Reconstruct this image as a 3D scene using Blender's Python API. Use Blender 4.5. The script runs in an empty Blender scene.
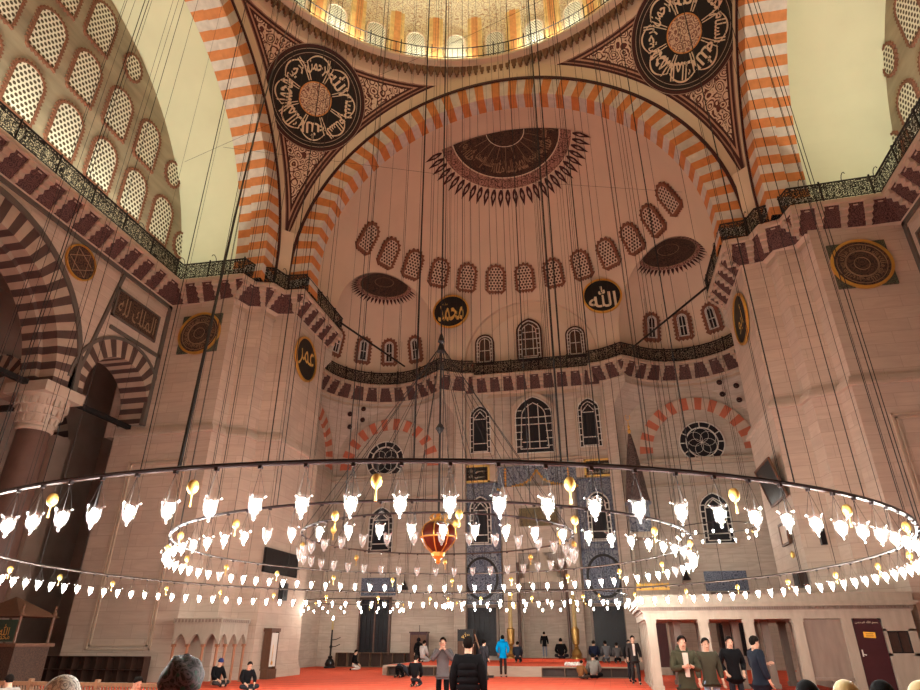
import bpy, math, random
from mathutils import Vector, Matrix
random.seed(7)
PI = math.pi
S = bpy.context.scene
COL = S.collection
sin, cos, sqrt = math.sin, math.cos, math.sqrt
def V(*a): return Vector(a)

# ------------------------------------------------------------------ materials
MATS = {}
class NT:
    def __init__(s, name):
        s.m = bpy.data.materials.new(name); s.m.use_nodes = True
        s.t = s.m.node_tree; s.t.nodes.clear()
        s.out = s.t.nodes.new('ShaderNodeOutputMaterial')
    def n(s, typ, **kw):
        nd = s.t.nodes.new(typ)
        for k, v in kw.items():
            if k.startswith('i_'):
                nd.inputs[int(k[2:])].default_value = v
            else: setattr(nd, k, v)
        return nd
    def l(s, a, b): s.t.links.new(a, b)
    def math(s, op, a, b=None, c=None):
        nd = s.n('ShaderNodeMath', operation=op)
        for i, x in enumerate((a, b, c)):
            if x is None: continue
            if isinstance(x, (int, float)): nd.inputs[i].default_value = x
            else: s.l(x, nd.inputs[i])
        return nd.outputs[0]
    def mix(s, fac, a, b):
        nd = s.n('ShaderNodeMix', data_type='RGBA')
        for i, x in ((0, fac), (6, a), (7, b)):
            if isinstance(x, (int, float)): nd.inputs[i].default_value = x
            elif isinstance(x, tuple): nd.inputs[i].default_value = (*x, 1)
            else: s.l(x, nd.inputs[i])
        return nd.outputs[2]
    def bsdf(s, col, rough=.8, metal=0, spec=.3, bump=None, bstr=.3, **kw):
        b = s.n('ShaderNodeBsdfPrincipled')
        if isinstance(col, tuple): b.inputs['Base Color'].default_value = (*col, 1)
        else: s.l(col, b.inputs['Base Color'])
        b.inputs['Roughness'].default_value = rough; b.inputs['Metallic'].default_value = metal
        b.inputs['Specular IOR Level'].default_value = spec
        if bump is not None:
            bp = s.n('ShaderNodeBump'); bp.inputs['Strength'].default_value = bstr; bp.inputs['Distance'].default_value = .05
            s.l(bump, bp.inputs['Height']); s.l(bp.outputs[0], b.inputs['Normal'])
        for k, v in kw.items(): b.inputs[k].default_value = v
        return b
    def fin(s, sh):
        s.l(sh, s.out.inputs[0]); return s.m

def M(name, col, rough=.8, metal=0, var=.12, scale=3, spec=.3, stretch=None):
    """plain material with a soft noise variation"""
    if name in MATS: return MATS[name]
    t = NT(name)
    tc = t.n('ShaderNodeTexCoord'); src = tc.outputs['Object']
    if stretch:
        mp = t.n('ShaderNodeMapping'); mp.inputs['Scale'].default_value = stretch; t.l(src, mp.inputs[0]); src = mp.outputs[0]
    nz = t.n('ShaderNodeTexNoise'); nz.inputs['Scale'].default_value = scale; nz.inputs['Detail'].default_value = 6
    t.l(src, nz.inputs['Vector'])
    c2 = tuple(max(0, c * (1 - 2.2 * var)) for c in col); c1 = tuple(min(1, c * (1 + 1.2 * var)) for c in col)
    c = t.mix(nz.outputs[0], c2, c1)
    MATS[name] = t.fin(t.bsdf(c, rough, metal, spec, nz.outputs[0], .12).outputs[0])
    return MATS[name]

def stone(name, c1, c2, bw=1.3, bh=.52, mort=.75, veins=.35, rough=.75, dirt=.25):
    """ashlar blocks on metre UVs"""
    t = NT(name)
    uv = t.n('ShaderNodeUVMap'); tc = t.n('ShaderNodeTexCoord')
    br = t.n('ShaderNodeTexBrick'); br.offset = .5
    br.inputs['Scale'].default_value = 1; br.inputs['Brick Width'].default_value = bw; br.inputs['Row Height'].default_value = bh
    br.inputs['Mortar Size'].default_value = .012; br.inputs['Mortar Smooth'].default_value = .4; br.inputs['Bias'].default_value = 0
    br.inputs['Color1'].default_value = (*c1, 1); br.inputs['Color2'].default_value = (*c2, 1)
    br.inputs['Mortar'].default_value = (*[x * mort for x in c2], 1)
    t.l(uv.outputs[0], br.inputs['Vector'])
    mp = t.n('ShaderNodeMapping'); mp.inputs['Scale'].default_value = (.5, 3.2, 1); t.l(uv.outputs[0], mp.inputs[0])
    nz = t.n('ShaderNodeTexNoise'); nz.inputs['Scale'].default_value = 1.6; nz.inputs['Detail'].default_value = 8; nz.inputs['Distortion'].default_value = 1.2
    t.l(mp.outputs[0], nz.inputs['Vector'])
    n2 = t.n('ShaderNodeTexNoise'); n2.inputs['Scale'].default_value = .35; n2.inputs['Detail'].default_value = 5; t.l(tc.outputs['Object'], n2.inputs['Vector'])
    f = t.n('ShaderNodeMapRange'); f.inputs[1].default_value = .35; f.inputs[2].default_value = .65; t.l(nz.outputs[0], f.inputs[0])
    c = t.mix(t.math('MULTIPLY', f.outputs[0], veins), br.outputs[0], tuple(x * .72 for x in c2))
    f2 = t.n('ShaderNodeMapRange'); f2.inputs[1].default_value = .45; f2.inputs[2].default_value = .75; t.l(n2.outputs[0], f2.inputs[0])
    c = t.mix(t.math('MULTIPLY', f2.outputs[0], dirt), c, tuple(x * .62 for x in c1))
    MATS[name] = t.fin(t.bsdf(c, rough, 0, .3, nz.outputs[0], .1).outputs[0]); return MATS[name]

def arabesque(name, dark, light, scale=1.6, amount=.5, third=None, rough=.7, coord='Object', soft=.03, alpha=False):
    """curling vines: distorted ring pattern"""
    t = NT(name)
    if coord == 'UV': src = t.n('ShaderNodeUVMap').outputs[0]
    else: src = t.n('ShaderNodeTexCoord').outputs['Object']
    nz = t.n('ShaderNodeTexNoise'); nz.inputs['Scale'].default_value = scale * .8; nz.inputs['Detail'].default_value = 1
    t.l(src, nz.inputs['Vector'])
    va = t.n('ShaderNodeVectorMath', operation='MULTIPLY_ADD'); t.l(nz.outputs[1], va.inputs[0]); va.inputs[1].default_value = (.5 / scale,) * 3; t.l(src, va.inputs[2])
    vo = t.n('ShaderNodeTexVoronoi'); vo.inputs['Scale'].default_value = scale; vo.inputs['Randomness'].default_value = .55; t.l(va.outputs[0], vo.inputs['Vector'])
    ring = t.math('ABSOLUTE', t.math('SINE', t.math('MULTIPLY', vo.outputs['Distance'], 11.0)))
    v2 = t.n('ShaderNodeTexVoronoi', feature='DISTANCE_TO_EDGE'); v2.inputs['Scale'].default_value = scale * 3.2; t.l(va.outputs[0], v2.inputs['Vector'])
    a = t.math('GREATER_THAN', ring, 1 - amount)
    b = t.math('LESS_THAN', v2.outputs['Distance'], .06 + amount * .12)
    f = t.math('MAXIMUM', t.math('MULTIPLY', a, t.math('GREATER_THAN', v2.outputs['Distance'], .05)), t.math('MULTIPLY', b, .55))
    c = t.mix(f, dark, light)
    if third:
        v3 = t.n('ShaderNodeTexVoronoi'); v3.inputs['Scale'].default_value = scale * 1.5; t.l(src, v3.inputs['Vector'])
        c = t.mix(t.math('LESS_THAN', v3.outputs['Distance'], .22), c, third)
    sh = t.bsdf(c, rough).outputs[0]
    if alpha:
        tr = t.n('ShaderNodeBsdfTransparent'); mx = t.n('ShaderNodeMixShader')
        t.l(t.math('GREATER_THAN', f, .2), mx.inputs[0]); t.l(tr.outputs[0], mx.inputs[1]); t.l(sh, mx.inputs[2]); sh = mx.outputs[0]
    MATS[name] = t.fin(sh); return MATS[name]

def holes(name, plate, hole, dx=.2, dy=.17, r=.075, rough=.7, alpha=False):
    """offset rows of round holes on metre UVs"""
    t = NT(name)
    sp = t.n('ShaderNodeSeparateXYZ'); t.l(t.n('ShaderNodeUVMap').outputs[0], sp.inputs[0])
    v = t.math('DIVIDE', sp.outputs[1], dy); row = t.math('FLOOR', v)
    u = t.math('ADD', t.math('DIVIDE', sp.outputs[0], dx), t.math('MULTIPLY', row, .5))
    fu = t.math('MULTIPLY', t.math('SUBTRACT', t.math('FRACT', u), .5), dx)
    fv = t.math('MULTIPLY', t.math('SUBTRACT', t.math('SUBTRACT', v, row), .5), dy)
    d = t.math('SQRT', t.math('ADD', t.math('MULTIPLY', fu, fu), t.math('MULTIPLY', fv, fv)))
    f = t.math('LESS_THAN', d, r)
    sh = t.bsdf(t.mix(f, plate, hole), rough).outputs[0]
    MATS[name] = t.fin(sh); return MATS[name]

def emis(name, col, st):
    t = NT(name); e = t.n('ShaderNodeEmission'); e.inputs[0].default_value = (*col, 1); e.inputs[1].default_value = st
    MATS[name] = t.fin(e.outputs[0]); return MATS[name]

stone('ashlar', (.54, .42, .335), (.47, .365, .29), 1.5, .55, .78, .32)
stone('ashlar_apse', (.55, .46, .38), (.48, .40, .33), 1.6, .5, .78, .5)
stone('ashlar_panel', (.46, .36, .28), (.42, .33, .26), 2.2, 1.0, .9, .45)
M('dim_letter', (.30, .19, .11), .6, var=.1)
M('plaster_pink', (.69, .55, .41), .85, var=.05, scale=.6)
M('plaster_cream', (.69, .69, .50), .8, var=.05, scale=.5)
M('plaster_ivory', (.68, .55, .41), .8, var=.06, scale=.8)
M('tympanum_marble', (.41, .345, .245), .7, var=.26, scale=.7, stretch=(1, .5, 2.4))
M('pink_stone', (.48, .365, .275), .75, var=.1, scale=2)
M('pale_stone', (.46, .37, .29), .6, var=.1, scale=2)
M('orange_stone', (.60, .22, .07), .6, var=.16, scale=3)
M('white_stone', (.62, .56, .50), .6, var=.16, scale=3)
M('red_stone', (.52, .15, .085), .7, var=.12, scale=2)
M('apse_white', (.55, .42, .33), .7, var=.08, scale=2)
M('dark_voussoir', (.085, .05, .042), .6, var=.2, scale=2)
M('light_voussoir', (.40, .30, .225), .6, var=.12, scale=2)
M('moulding', (.11, .09, .075), .6, var=.1)
M('gap_dark', (.05, .022, .02), .8, var=.3, scale=6)
M('red_border', (.24, .10, .06), .7, var=.25, scale=14)
M('fringe_brown', (.20, .105, .06), .7, var=.2, scale=6)
M('black_paint', (.012, .011, .012), .45, var=.1)
M('maroon_paint', (.055, .016, .016), .6, var=.15, scale=6)
M('gold', (.75, .42, .10), .35, .75, var=.08, scale=8)
M('gold_paint', (.72, .47, .14), .5, .2, var=.05)
M('cream_paint', (.72, .60, .43), .6, var=.05)
M('iron', (.025, .022, .022), .5, .6, var=.1)
M('cable_black', (.018, .016, .016), .6, var=.05)
M('hoop_iron', (.035, .026, .026), .35, .7, var=.1)
M('egg_gold', (.78, .50, .14), .35, .55, var=.12, scale=10)
M('egg_ruby', (.12, .018, .008), .3, .3, var=.2, scale=4)
M('glass_dark', (.012, .012, .016), .4, var=.1, spec=.25)
M('white_tracery', (.62, .58, .52), .6, var=.05)
M('brown_wood', (.11, .05, .028), .55, var=.2, scale=4, stretch=(4, 4, 1))
M('dark_wood', (.045, .022, .015), .5, var=.2, scale=4, stretch=(4, 4, 1))
M('light_wood', (.22, .12, .065), .55, var=.15, scale=5, stretch=(4, 4, 1))
M('shelf_wood', (.20, .12, .075), .6, var=.2, scale=5)
M('door_maroon', (.045, .012, .015), .4, var=.15)
M('loge_marble', (.33, .275, .215), .5, var=.14, scale=2.2, stretch=(3, 3, .6))
M('loge_dark_marble', (.22, .165, .13), .5, var=.2, scale=2.2, stretch=(3, 3, .5))
M('column_stone', (.11, .062, .048), .4, var=.2, scale=2)
M('brass', (.45, .28, .09), .35, .8, var=.1)
M('sign_yellow', (.80, .42, .05), .5, var=.03)
M('aisle_stone', (.38, .28, .22), .8, var=.15, scale=1)
M('screen_black', (.008, .008, .009), .3, var=.02, spec=.4)
M('skin', (.55, .33, .23), .6, var=.05)
arabesque('pendentive_vines', (.075, .025, .022), (.66, .52, .38), 1.5, .62)
arabesque('band_vines', (.06, .02, .02), (.42, .24, .18), 2.2, .4)
arabesque('disc_vines', (.66, .52, .36), (.16, .06, .05), 2.6, .16)
arabesque('dome_vines', (.80, .76, .56), (.42, .26, .16), 1.9, .06, third=(.82, .72, .46))
arabesque('medallion_pattern', (.014, .011, .011), (.10, .055, .035), 3.0, .3)
arabesque('medallion_border', (.03, .025, .02), (.10, .11, .07), 4.0, .3)
arabesque('soffit_pattern', (.028, .013, .012), (.13, .06, .05), 4.5, .3)
arabesque('tiles', (.022, .032, .065), (.24, .26, .29), 2.6, .40, third=(.07, .07, .12), rough=.35)
arabesque('tiles_deep', (.012, .018, .045), (.17, .19, .25), 3.2, .35, rough=.35)
arabesque('inscription_relief', (.04, .03, .02), (.22, .17, .08), 5.0, .3)
arabesque('railing_lace', (.012, .011, .011), (.012, .011, .011), 3.6, .26, alpha=True)
arabesque('scarf_pattern', (.012, .016, .018), (.10, .085, .10), 9., .2, third=(.01, .06, .045))
arabesque('cap_pattern', (.66, .62, .54), (.22, .20, .19), 16., .16)
arabesque('kursu_inlay', (.022, .011, .007), (.06, .032, .02), 7., .25)
holes('lattice_bright', (.80, .78, .66), (.085, .065, .035), .27, .235, .09)
holes('lattice_dim', (.62, .48, .36), (.06, .03, .025), .25, .22, .085)
holes('lattice_drum', (.80, .80, .66), (.22, .22, .15), .16, .14, .055)
emis('bulb', (1.0, .97, .88), 560)
emis('flood', (1.0, .95, .85), 60)
emis('small_bulb', (1.0, .87, .70), 150)

def carpet():
    t = NT('carpet'); tc = t.n('ShaderNodeTexCoord'); sp = t.n('ShaderNodeSeparateXYZ'); t.l(tc.outputs['Object'], sp.inputs[0])
    nz = t.n('ShaderNodeTexNoise'); nz.inputs['Scale'].default_value = 3; nz.inputs['Detail'].default_value = 8; t.l(tc.outputs['Object'], nz.inputs['Vector'])
    fy = t.math('FRACT', t.math('DIVIDE', sp.outputs[1], 1.15))
    line = t.math('MAXIMUM', t.math('LESS_THAN', fy, .07), t.math('LESS_THAN', t.math('ABSOLUTE', t.math('SUBTRACT', fy, .13)), .02))
    c = t.mix(nz.outputs[0], (.60, .07, .035), (.78, .14, .07))
    c = t.mix(t.math('MULTIPLY', line, .75), c, (.30, .035, .03))
    c = t.mix(t.math('MULTIPLY', t.math('LESS_THAN', t.math('FRACT', t.math('DIVIDE', sp.outputs[0], .62)), .05), .35), c, (.35, .05, .03))
    MATS['carpet'] = t.fin(t.bsdf(c, .95, 0, .1, nz.outputs[0], .2).outputs[0])
carpet()
def glass_cup(name, tint=(1, 1, 1), whites=.42, lit=False):
    t = NT(name)
    tr = t.n('ShaderNodeBsdfTransparent'); tl = t.n('ShaderNodeBsdfTranslucent'); gl = t.n('ShaderNodeBsdfGlossy')
    df = t.n('ShaderNodeBsdfDiffuse'); df.inputs[0].default_value = (*[.8 * x for x in tint], 1)
    tl.inputs[0].default_value = (*tint, 1); gl.inputs['Roughness'].default_value = .12
    lw = t.n('ShaderNodeLayerWeight'); lw.inputs[0].default_value = .55
    a = t.n('ShaderNodeAddShader'); m0 = t.n('ShaderNodeMixShader'); m0.inputs[0].default_value = .35
    t.l(tl.outputs[0], m0.inputs[1]); t.l(df.outputs[0], m0.inputs[2])
    m1 = t.n('ShaderNodeMixShader')
    f = t.math('ADD', t.math('MULTIPLY', lw.outputs['Facing'], .008 if lit else .5), .009 if lit else whites * .25)
    t.l(f, m1.inputs[0]); t.l(tr.outputs[0], m1.inputs[1]); t.l(m0.outputs[0], m1.inputs[2])
    m2 = t.n('ShaderNodeMixShader'); t.l(t.math('MULTIPLY', lw.outputs['Fresnel'], .5), m2.inputs[0]); t.l(m1.outputs[0], m2.inputs[1]); t.l(gl.outputs[0], m2.inputs[2])
    MATS[name] = t.fin(m2.outputs[0])
glass_cup('cup_clear')
glass_cup('cup_glass', lit=True)

# pendentive surface: banded border following its own edges, vines inside
def pend_mat():
    t = NT('pendentive_paint'); tc = t.n('ShaderNodeTexCoord'); sp = t.n('ShaderNodeSeparateXYZ'); t.l(tc.outputs['Object'], sp.inputs[0])
    dy = t.math('SUBTRACT', 13.3, t.math('ABSOLUTE', t.math('ADD', sp.outputs[1], 4.1)))
    dx = t.math('SUBTRACT', 13.3, t.math('ABSOLUTE', sp.outputs[0]))
    dz = t.math('MULTIPLY', t.math('SUBTRACT', 34.6, sp.outputs[2]), 1.0)
    d = t.math('MINIMUM', t.math('MINIMUM', dx, dy), dz)
    src = tc.outputs['Object']
    nz = t.n('ShaderNodeTexNoise'); nz.inputs['Scale'].default_value = 1.6; nz.inputs['Detail'].default_value = 1; t.l(src, nz.inputs['Vector'])
    va = t.n('ShaderNodeVectorMath', operation='MULTIPLY_ADD'); t.l(nz.outputs[1], va.inputs[0]); va.inputs[1].default_value = (.3,) * 3; t.l(src, va.inputs[2])
    vo = t.n('ShaderNodeTexVoronoi'); vo.inputs['Scale'].default_value = 1.9; vo.inputs['Randomness'].default_value = .6; t.l(va.outputs[0], vo.inputs['Vector'])
    ring = t.math('ABSOLUTE', t.math('SINE', t.math('MULTIPLY', vo.outputs['Distance'], 13.0)))
    v2 = t.n('ShaderNodeTexVoronoi'); v2.inputs['Scale'].default_value = 6.0; t.l(va.outputs[0], v2.inputs['Vector'])
    f = t.math('MAXIMUM', t.math('MULTIPLY', t.math('GREATER_THAN', ring, .62), t.math('GREATER_THAN', v2.outputs['Distance'], .25)), t.math('LESS_THAN', v2.outputs['Distance'], .2))
    c = t.mix(f, (.10, .035, .03), (.66, .52, .38))
    c = t.mix(t.math('LESS_THAN', d, .42), c, (.05, .016, .016))
    c = t.mix(t.math('LESS_THAN', t.math('ABSOLUTE', t.math('SUBTRACT', d, .30)), .035), c, (.42, .25, .17))
    c = t.mix(t.math('LESS_THAN', t.math('ABSOLUTE', t.math('SUBTRACT', d, .14)), .025), c, (.30, .17, .12))
    MATS['pendentive_paint'] = t.fin(t.bsdf(c, .75).outputs[0])
pend_mat()

# ------------------------------------------------------------------ mesh helpers
class MB:
    def __init__(s): s.v = []; s.f = []; s.m = []; s.uv = {}
    def add(s, vs, fs, mi=0):
        o = len(s.v); s.v += [tuple(p) for p in vs]; s.f += [tuple(i + o for i in f) for f in fs]; s.m += [mi] * len(fs)
    def box(s, c, d, mi=0, rz=0, M_=None):
        x, y, z = d[0] / 2, d[1] / 2, d[2] / 2
        vs = [V(a, b, e) for e in (-z, z) for b in (-y, y) for a in (-x, x)]
        if M_ is not None: vs = [M_ @ (v) for v in vs]
        if rz: R = Matrix.Rotation(rz, 3, 'Z'); vs = [R @ v for v in vs]
        vs = [v + V(*c) for v in vs]
        s.add(vs, [(0, 2, 3, 1), (4, 5, 7, 6), (0, 1, 5, 4), (1, 3, 7, 5), (3, 2, 6, 7), (2, 0, 4, 6)], mi)
    def bb(s, x0, x1, y0, y1, z0, z1, mi=0):
        s.box(((x0 + x1) / 2, (y0 + y1) / 2, (z0 + z1) / 2), (abs(x1 - x0), abs(y1 - y0), abs(z1 - z0)), mi)
    def tube(s, pts, r, n=6, mi=0, closed=False, cap=True):
        pts = [V(*p) for p in pts]; k = len(pts); rs = r if isinstance(r, (list, tuple)) else [r] * k
        vs = []; ref = None
        for i, p in enumerate(pts):
            a = pts[(i - 1) % k] if (closed or i > 0) else p; b = pts[(i + 1) % k] if (closed or i < k - 1) else p
            d = (b - a).normalized()
            if ref is None: ref = V(0, 0, 1) if abs(d.z) < .9 else V(1, 0, 0)
            u = (ref - d * ref.dot(d)).normalized(); w = d.cross(u); ref = u
            for j in range(n):
                a_ = 2 * PI * j / n; vs.append(p + (u * cos(a_) + w * sin(a_)) * rs[i])
        fs = []
        for i in range(k if closed else k - 1):
            i2 = (i + 1) % k
            for j in range(n):
                j2 = (j + 1) % n; fs.append((i * n + j, i * n + j2, i2 * n + j2, i2 * n + j))
        if cap and not closed:
            fs.append(tuple(range(n))[::-1]); fs.append(tuple((k - 1) * n + j for j in range(n)))
        s.add(vs, fs, mi)
    def lathe(s, prof, n=24, c=(0, 0, 0), mi=0, a0=0, a1=2 * PI, M_=None):
        full = abs(a1 - a0 - 2 * PI) < 1e-6; m = n if full else n + 1; vs = []
        for i in range(m):
            a = a0 + (a1 - a0) * i / n
            for r, z in prof:
                p = V(r * cos(a), r * sin(a), z)
                if M_ is not None: p = M_ @ p
                vs.append(p + V(*c))
        k = len(prof); fs = []
        for i in range(n):
            i2 = (i + 1) % m
            for j in range(k - 1): fs.append((i * k + j, i2 * k + j, i2 * k + j + 1, i * k + j + 1))
        s.add(vs, fs, mi)
    def prism(s, poly, z0, z1, mi=0):
        n = len(poly); vs = [(x, y, z0) for x, y in poly] + [(x, y, z1) for x, y in poly]
        fs = [(i, (i + 1) % n, n + (i + 1) % n, n + i) for i in range(n)] + [tuple(range(n))[::-1], tuple(range(n, 2 * n))]
        s.add(vs, fs, mi)
    def build(s, name, mats, parent=None, smooth=False, uv=None, loc=None, **props):
        me = bpy.data.meshes.new(name)
        off = V(*loc) if loc is not None else None
        vs = [tuple(V(*v) - off) for v in s.v] if off is not None else s.v
        me.from_pydata(vs, [], s.f)
        if isinstance(mats, (str, bpy.types.Material)): mats = [mats]
        for m in mats: me.materials.append(MATS[m] if isinstance(m, str) else m)
        if len(mats) > 1: me.polygons.foreach_set('material_index', s.m)
        if smooth: me.polygons.foreach_set('use_smooth', [True] * len(s.f))
        me.validate()
        if uv: boxuv(me, uv)
        me.update()
        o = bpy.data.objects.new(name, me); COL.objects.link(o)
        if parent: o.parent = parent
        if loc is not None: o.location = loc
        for k, v in props.items(): o[k] = v
        return o

def boxuv(me, mode='box'):
    l = me.uv_layers.new(name='UVMap')
    for p in me.polygons:
        n = p.normal
        for li in p.loop_indices:
            co = me.vertices[me.loops[li].vertex_index].co
            if abs(n.z) > .75: uv = (co.x, co.y)
            elif abs(n.y) > abs(n.x): uv = (co.x, co.z)
            else: uv = (co.y, co.z)
            l.data[li].uv = uv
def setuv(me, fn):
    l = me.uv_layers.new(name='UVMap')
    for lp in me.loops: l.data[lp.index].uv = fn(me.vertices[lp.vertex_index].co)

def empty(name, loc, rz=0, **props):
    o = bpy.data.objects.new(name, None); COL.objects.link(o); o.location = loc; o.rotation_euler = (0, 0, rz); o.empty_display_size = .2
    for k, v in props.items(): o[k] = v
    return o
def thing(name, label, cat, loc=(0, 0, 0), rz=0, group=None):
    o = empty(name, loc, rz, label=label, category=cat)
    if group: o['group'] = group
    return o
def tag(o, label, cat, group=None, kind=None):
    o['label'] = label; o['category'] = cat
    if group: o['group'] = group
    if kind: o['kind'] = kind
    return o
STR = dict(kind='structure')
def copy_tree(root):
    c = root.copy(); COL.objects.link(c)
    for ch in root.children:
        d = ch.copy(); COL.objects.link(d); d.parent = c; d.matrix_parent_inverse = ch.matrix_parent_inverse
        for g in ch.children:
            e = g.copy(); COL.objects.link(e); e.parent = d
    return c

def text_mesh(s, size=1.0, ext=.0, font_bold=.0):
    """returns (verts2d, faces) centred, scaled so that height = size"""
    cu = bpy.data.curves.new('tx', 'FONT'); cu.body = s; cu.align_x = 'CENTER'; cu.offset = font_bold; cu.resolution_u = 3
    ob = bpy.data.objects.new('tx', cu); COL.objects.link(ob)
    dg = bpy.context.evaluated_depsgraph_get(); me = bpy.data.meshes.new_from_object(ob.evaluated_get(dg))
    vs = [(v.co.x, v.co.y) for v in me.vertices]; fs = [tuple(p.vertices) for p in me.polygons]
    bpy.data.objects.remove(ob); bpy.data.curves.remove(cu); bpy.data.meshes.remove(me)
    if not vs: return [], []
    x0 = min(v[0] for v in vs); x1 = max(v[0] for v in vs); y0 = min(v[1] for v in vs); y1 = max(v[1] for v in vs)
    k = size / max(y1 - y0, 1e-6)
    return [((x - (x0 + x1) / 2) * k, (y - (y0 + y1) / 2) * k) for x, y in vs], fs

AR = {'ا': 'FE8D FE8E', 'أ': 'FE83 FE84', 'ب': 'FE8F FE90 FE91 FE92', 'ت': 'FE95 FE96 FE97 FE98', 'ح': 'FEA1 FEA2 FEA3 FEA4', 'خ': 'FEA5 FEA6 FEA7 FEA8', 'د': 'FEA9 FEAA', 'ر': 'FEAD FEAE', 'س': 'FEB1 FEB2 FEB3 FEB4', 'ش': 'FEB5 FEB6 FEB7 FEB8', 'ض': 'FEBD FEBE FEBF FEC0', 'ع': 'FEC9 FECA FECB FECC', 'ق': 'FED5 FED6 FED7 FED8', 'ك': 'FED9 FEDA FEDB FEDC', 'ل': 'FEDD FEDE FEDF FEE0', 'م': 'FEE1 FEE2 FEE3 FEE4', 'ن': 'FEE5 FEE6 FEE7 FEE8', 'ه': 'FEE9 FEEA FEEB FEEC', 'و': 'FEED FEEE', 'ي': 'FEF1 FEF2 FEF3 FEF4'}
def ar(s):
    """join Arabic letters into their presentation forms, laid out left to right"""
    s = s.replace('الله', '\ufdf2'); o = []; prev = False
    for i, ch in enumerate(s):
        if ch not in AR: o.append(ch); prev = False; continue
        f = AR[ch].split(); nx = i + 1 < len(s) and s[i + 1] in AR
        j = 1 if prev else 0
        if nx and len(f) == 4: j += 2
        o.append(chr(int(f[j], 16))); prev = len(f) == 4
    return ''.join(reversed(o))

# ------------------------------------------------------------------ camera
cam = bpy.data.cameras.new('camera'); co = bpy.data.objects.new('camera', cam); COL.objects.link(co)
cam.sensor_width = 36; cam.lens = 36 * 615.766 / 920; cam.clip_end = 300; cam.clip_start = .05
R_ = V(.97779025, .20958583, 0); U_ = V(.09055108, -.42245204, .90185075); F_ = V(-.18901513, .88182088, .43204771)
co.matrix_world = Matrix(((R_.x, U_.x, -F_.x, 3.73177), (R_.y, U_.y, -F_.y, -19.02175), (R_.z, U_.z, -F_.z, 1.6), (0, 0, 0, 1)))
S.camera = co
CAM = V(3.73177, -19.02175, 1.6)

# ------------------------------------------------------------------ floor and platforms
m = MB(); m.bb(-30, 30, -32, 26, -.3, 0); fl = m.build('floor', 'carpet', **STR)

# ------------------------------------------------------------------ apse shell (air volume union)
def solid(mb, name):
    me = bpy.data.meshes.new(name); me.from_pydata(mb.v, [], mb.f); me.validate()
    import bmesh
    bm = bmesh.new(); bm.from_mesh(me); bmesh.ops.remove_doubles(bm, verts=bm.verts, dist=1e-4)
    bmesh.ops.recalc_face_normals(bm, faces=bm.faces); bm.to_mesh(me); bm.free()
    o = bpy.data.objects.new(name, me); COL.objects.link(o); return o
def boolean(a, b, op):
    md = a.modifiers.new('b', 'BOOLEAN'); md.operation = op; md.object = b; md.solver = 'EXACT'
    dg = bpy.context.evaluated_depsgraph_get(); me = bpy.data.meshes.new_from_object(a.evaluated_get(dg))
    a.modifiers.clear(); old = a.data; a.data = me; bpy.data.meshes.remove(old)
    bpy.data.objects.remove(b); return a
def domed(c, r, zb, zc, n=64, k=18):
    m = MB(); prof = [(0, zb - zc), (r, zb - zc)] + [(r * cos(PI / 2 * i / k), r * sin(PI / 2 * i / k)) for i in range(k)] + [(0, r)]
    m.lathe(prof, n, (c[0], c[1], zc)); return m
A = solid(domed((0, 12.1), 12.4, -.5, 21.5, 128, 36), 'wall_apse')
m = MB(); m.bb(-14, 14, 10.2, 26, -2, 40); A = boolean(A, solid(m, 'tmp'), 'INTERSECT')
for s in (-1, 1):
    A = boolean(A, solid(domed((s * 10.6, 19.6), 4.93, 16.9, 21.6, 72, 22), 'tmp'), 'UNION')
    B = solid(domed((s * 10.6, 19.6), 6.95, -.4, 13.0, 72, 24), 'tmp2')
    m = MB(); m.bb(s * 10.6 - 4.9, s * 10.6 + 4.9, 13.8, 24.5, -1, 18.0)
    B = boolean(B, solid(m, 'tmp'), 'INTERSECT')
    A = boolean(A, B, 'UNION')
m = MB()
poly = [(-5.0, -.45), (5.0, -.45)] + [(5.0 * cos(a), 20.9 + 5.0 * sin(a)) for a in [PI * i / 40 for i in range(41)]]
n = len(poly); vs = [(x, 14, z) for x, z in poly] + [(x, 24.0, z) for x, z in poly]
m.add(vs, [(i, (i + 1) % n, n + (i + 1) % n, n + i) for i in range(n)] + [tuple(range(n))[::-1], tuple(range(n, 2 * n))])
A = boolean(A, solid(m, 'tmp'), 'UNION')
A = boolean(A, solid(domed((0, 24.0), 1.45, .3, 5.2, 40, 10), 'tmp'), 'UNION')
me = A.data
kill = []
for p in me.polygons: pass
import bmesh
bm = bmesh.new(); bm.from_mesh(me)
for f in list(bm.faces):
    c = f.calc_center_median()
    if c.y < 10.25 or c.z < -.3: bm.faces.remove(f)
bmesh.ops.reverse_faces(bm, faces=bm.faces)
bm.to_mesh(me); bm.free()
me.materials.clear()
for x in ('ashlar_apse', 'plaster_pink'): me.materials.append(MATS[x])
for p in me.polygons:
    hi = sum(me.vertices[v].co.z for v in p.vertices) / len(p.vertices)
    p.material_index = 1 if hi > 19.9 else 0
# split long vertical faces at the gallery so that plaster starts above it
bm = bmesh.new(); bm.from_mesh(me)
for zc_ in (19.0,):
    bmesh.ops.bisect_plane(bm, geom=bm.verts[:] + bm.edges[:] + bm.faces[:], plane_co=(0, 0, zc_), plane_no=(0, 0, 1))
for f in bm.faces:
    c = f.calc_center_median(); f.material_index = 1 if c.z > 19.0 else 0
    f.smooth = False
bm.to_mesh(me); bm.free()
me.update(); boxuv(me)
A['kind'] = 'structure'

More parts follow.
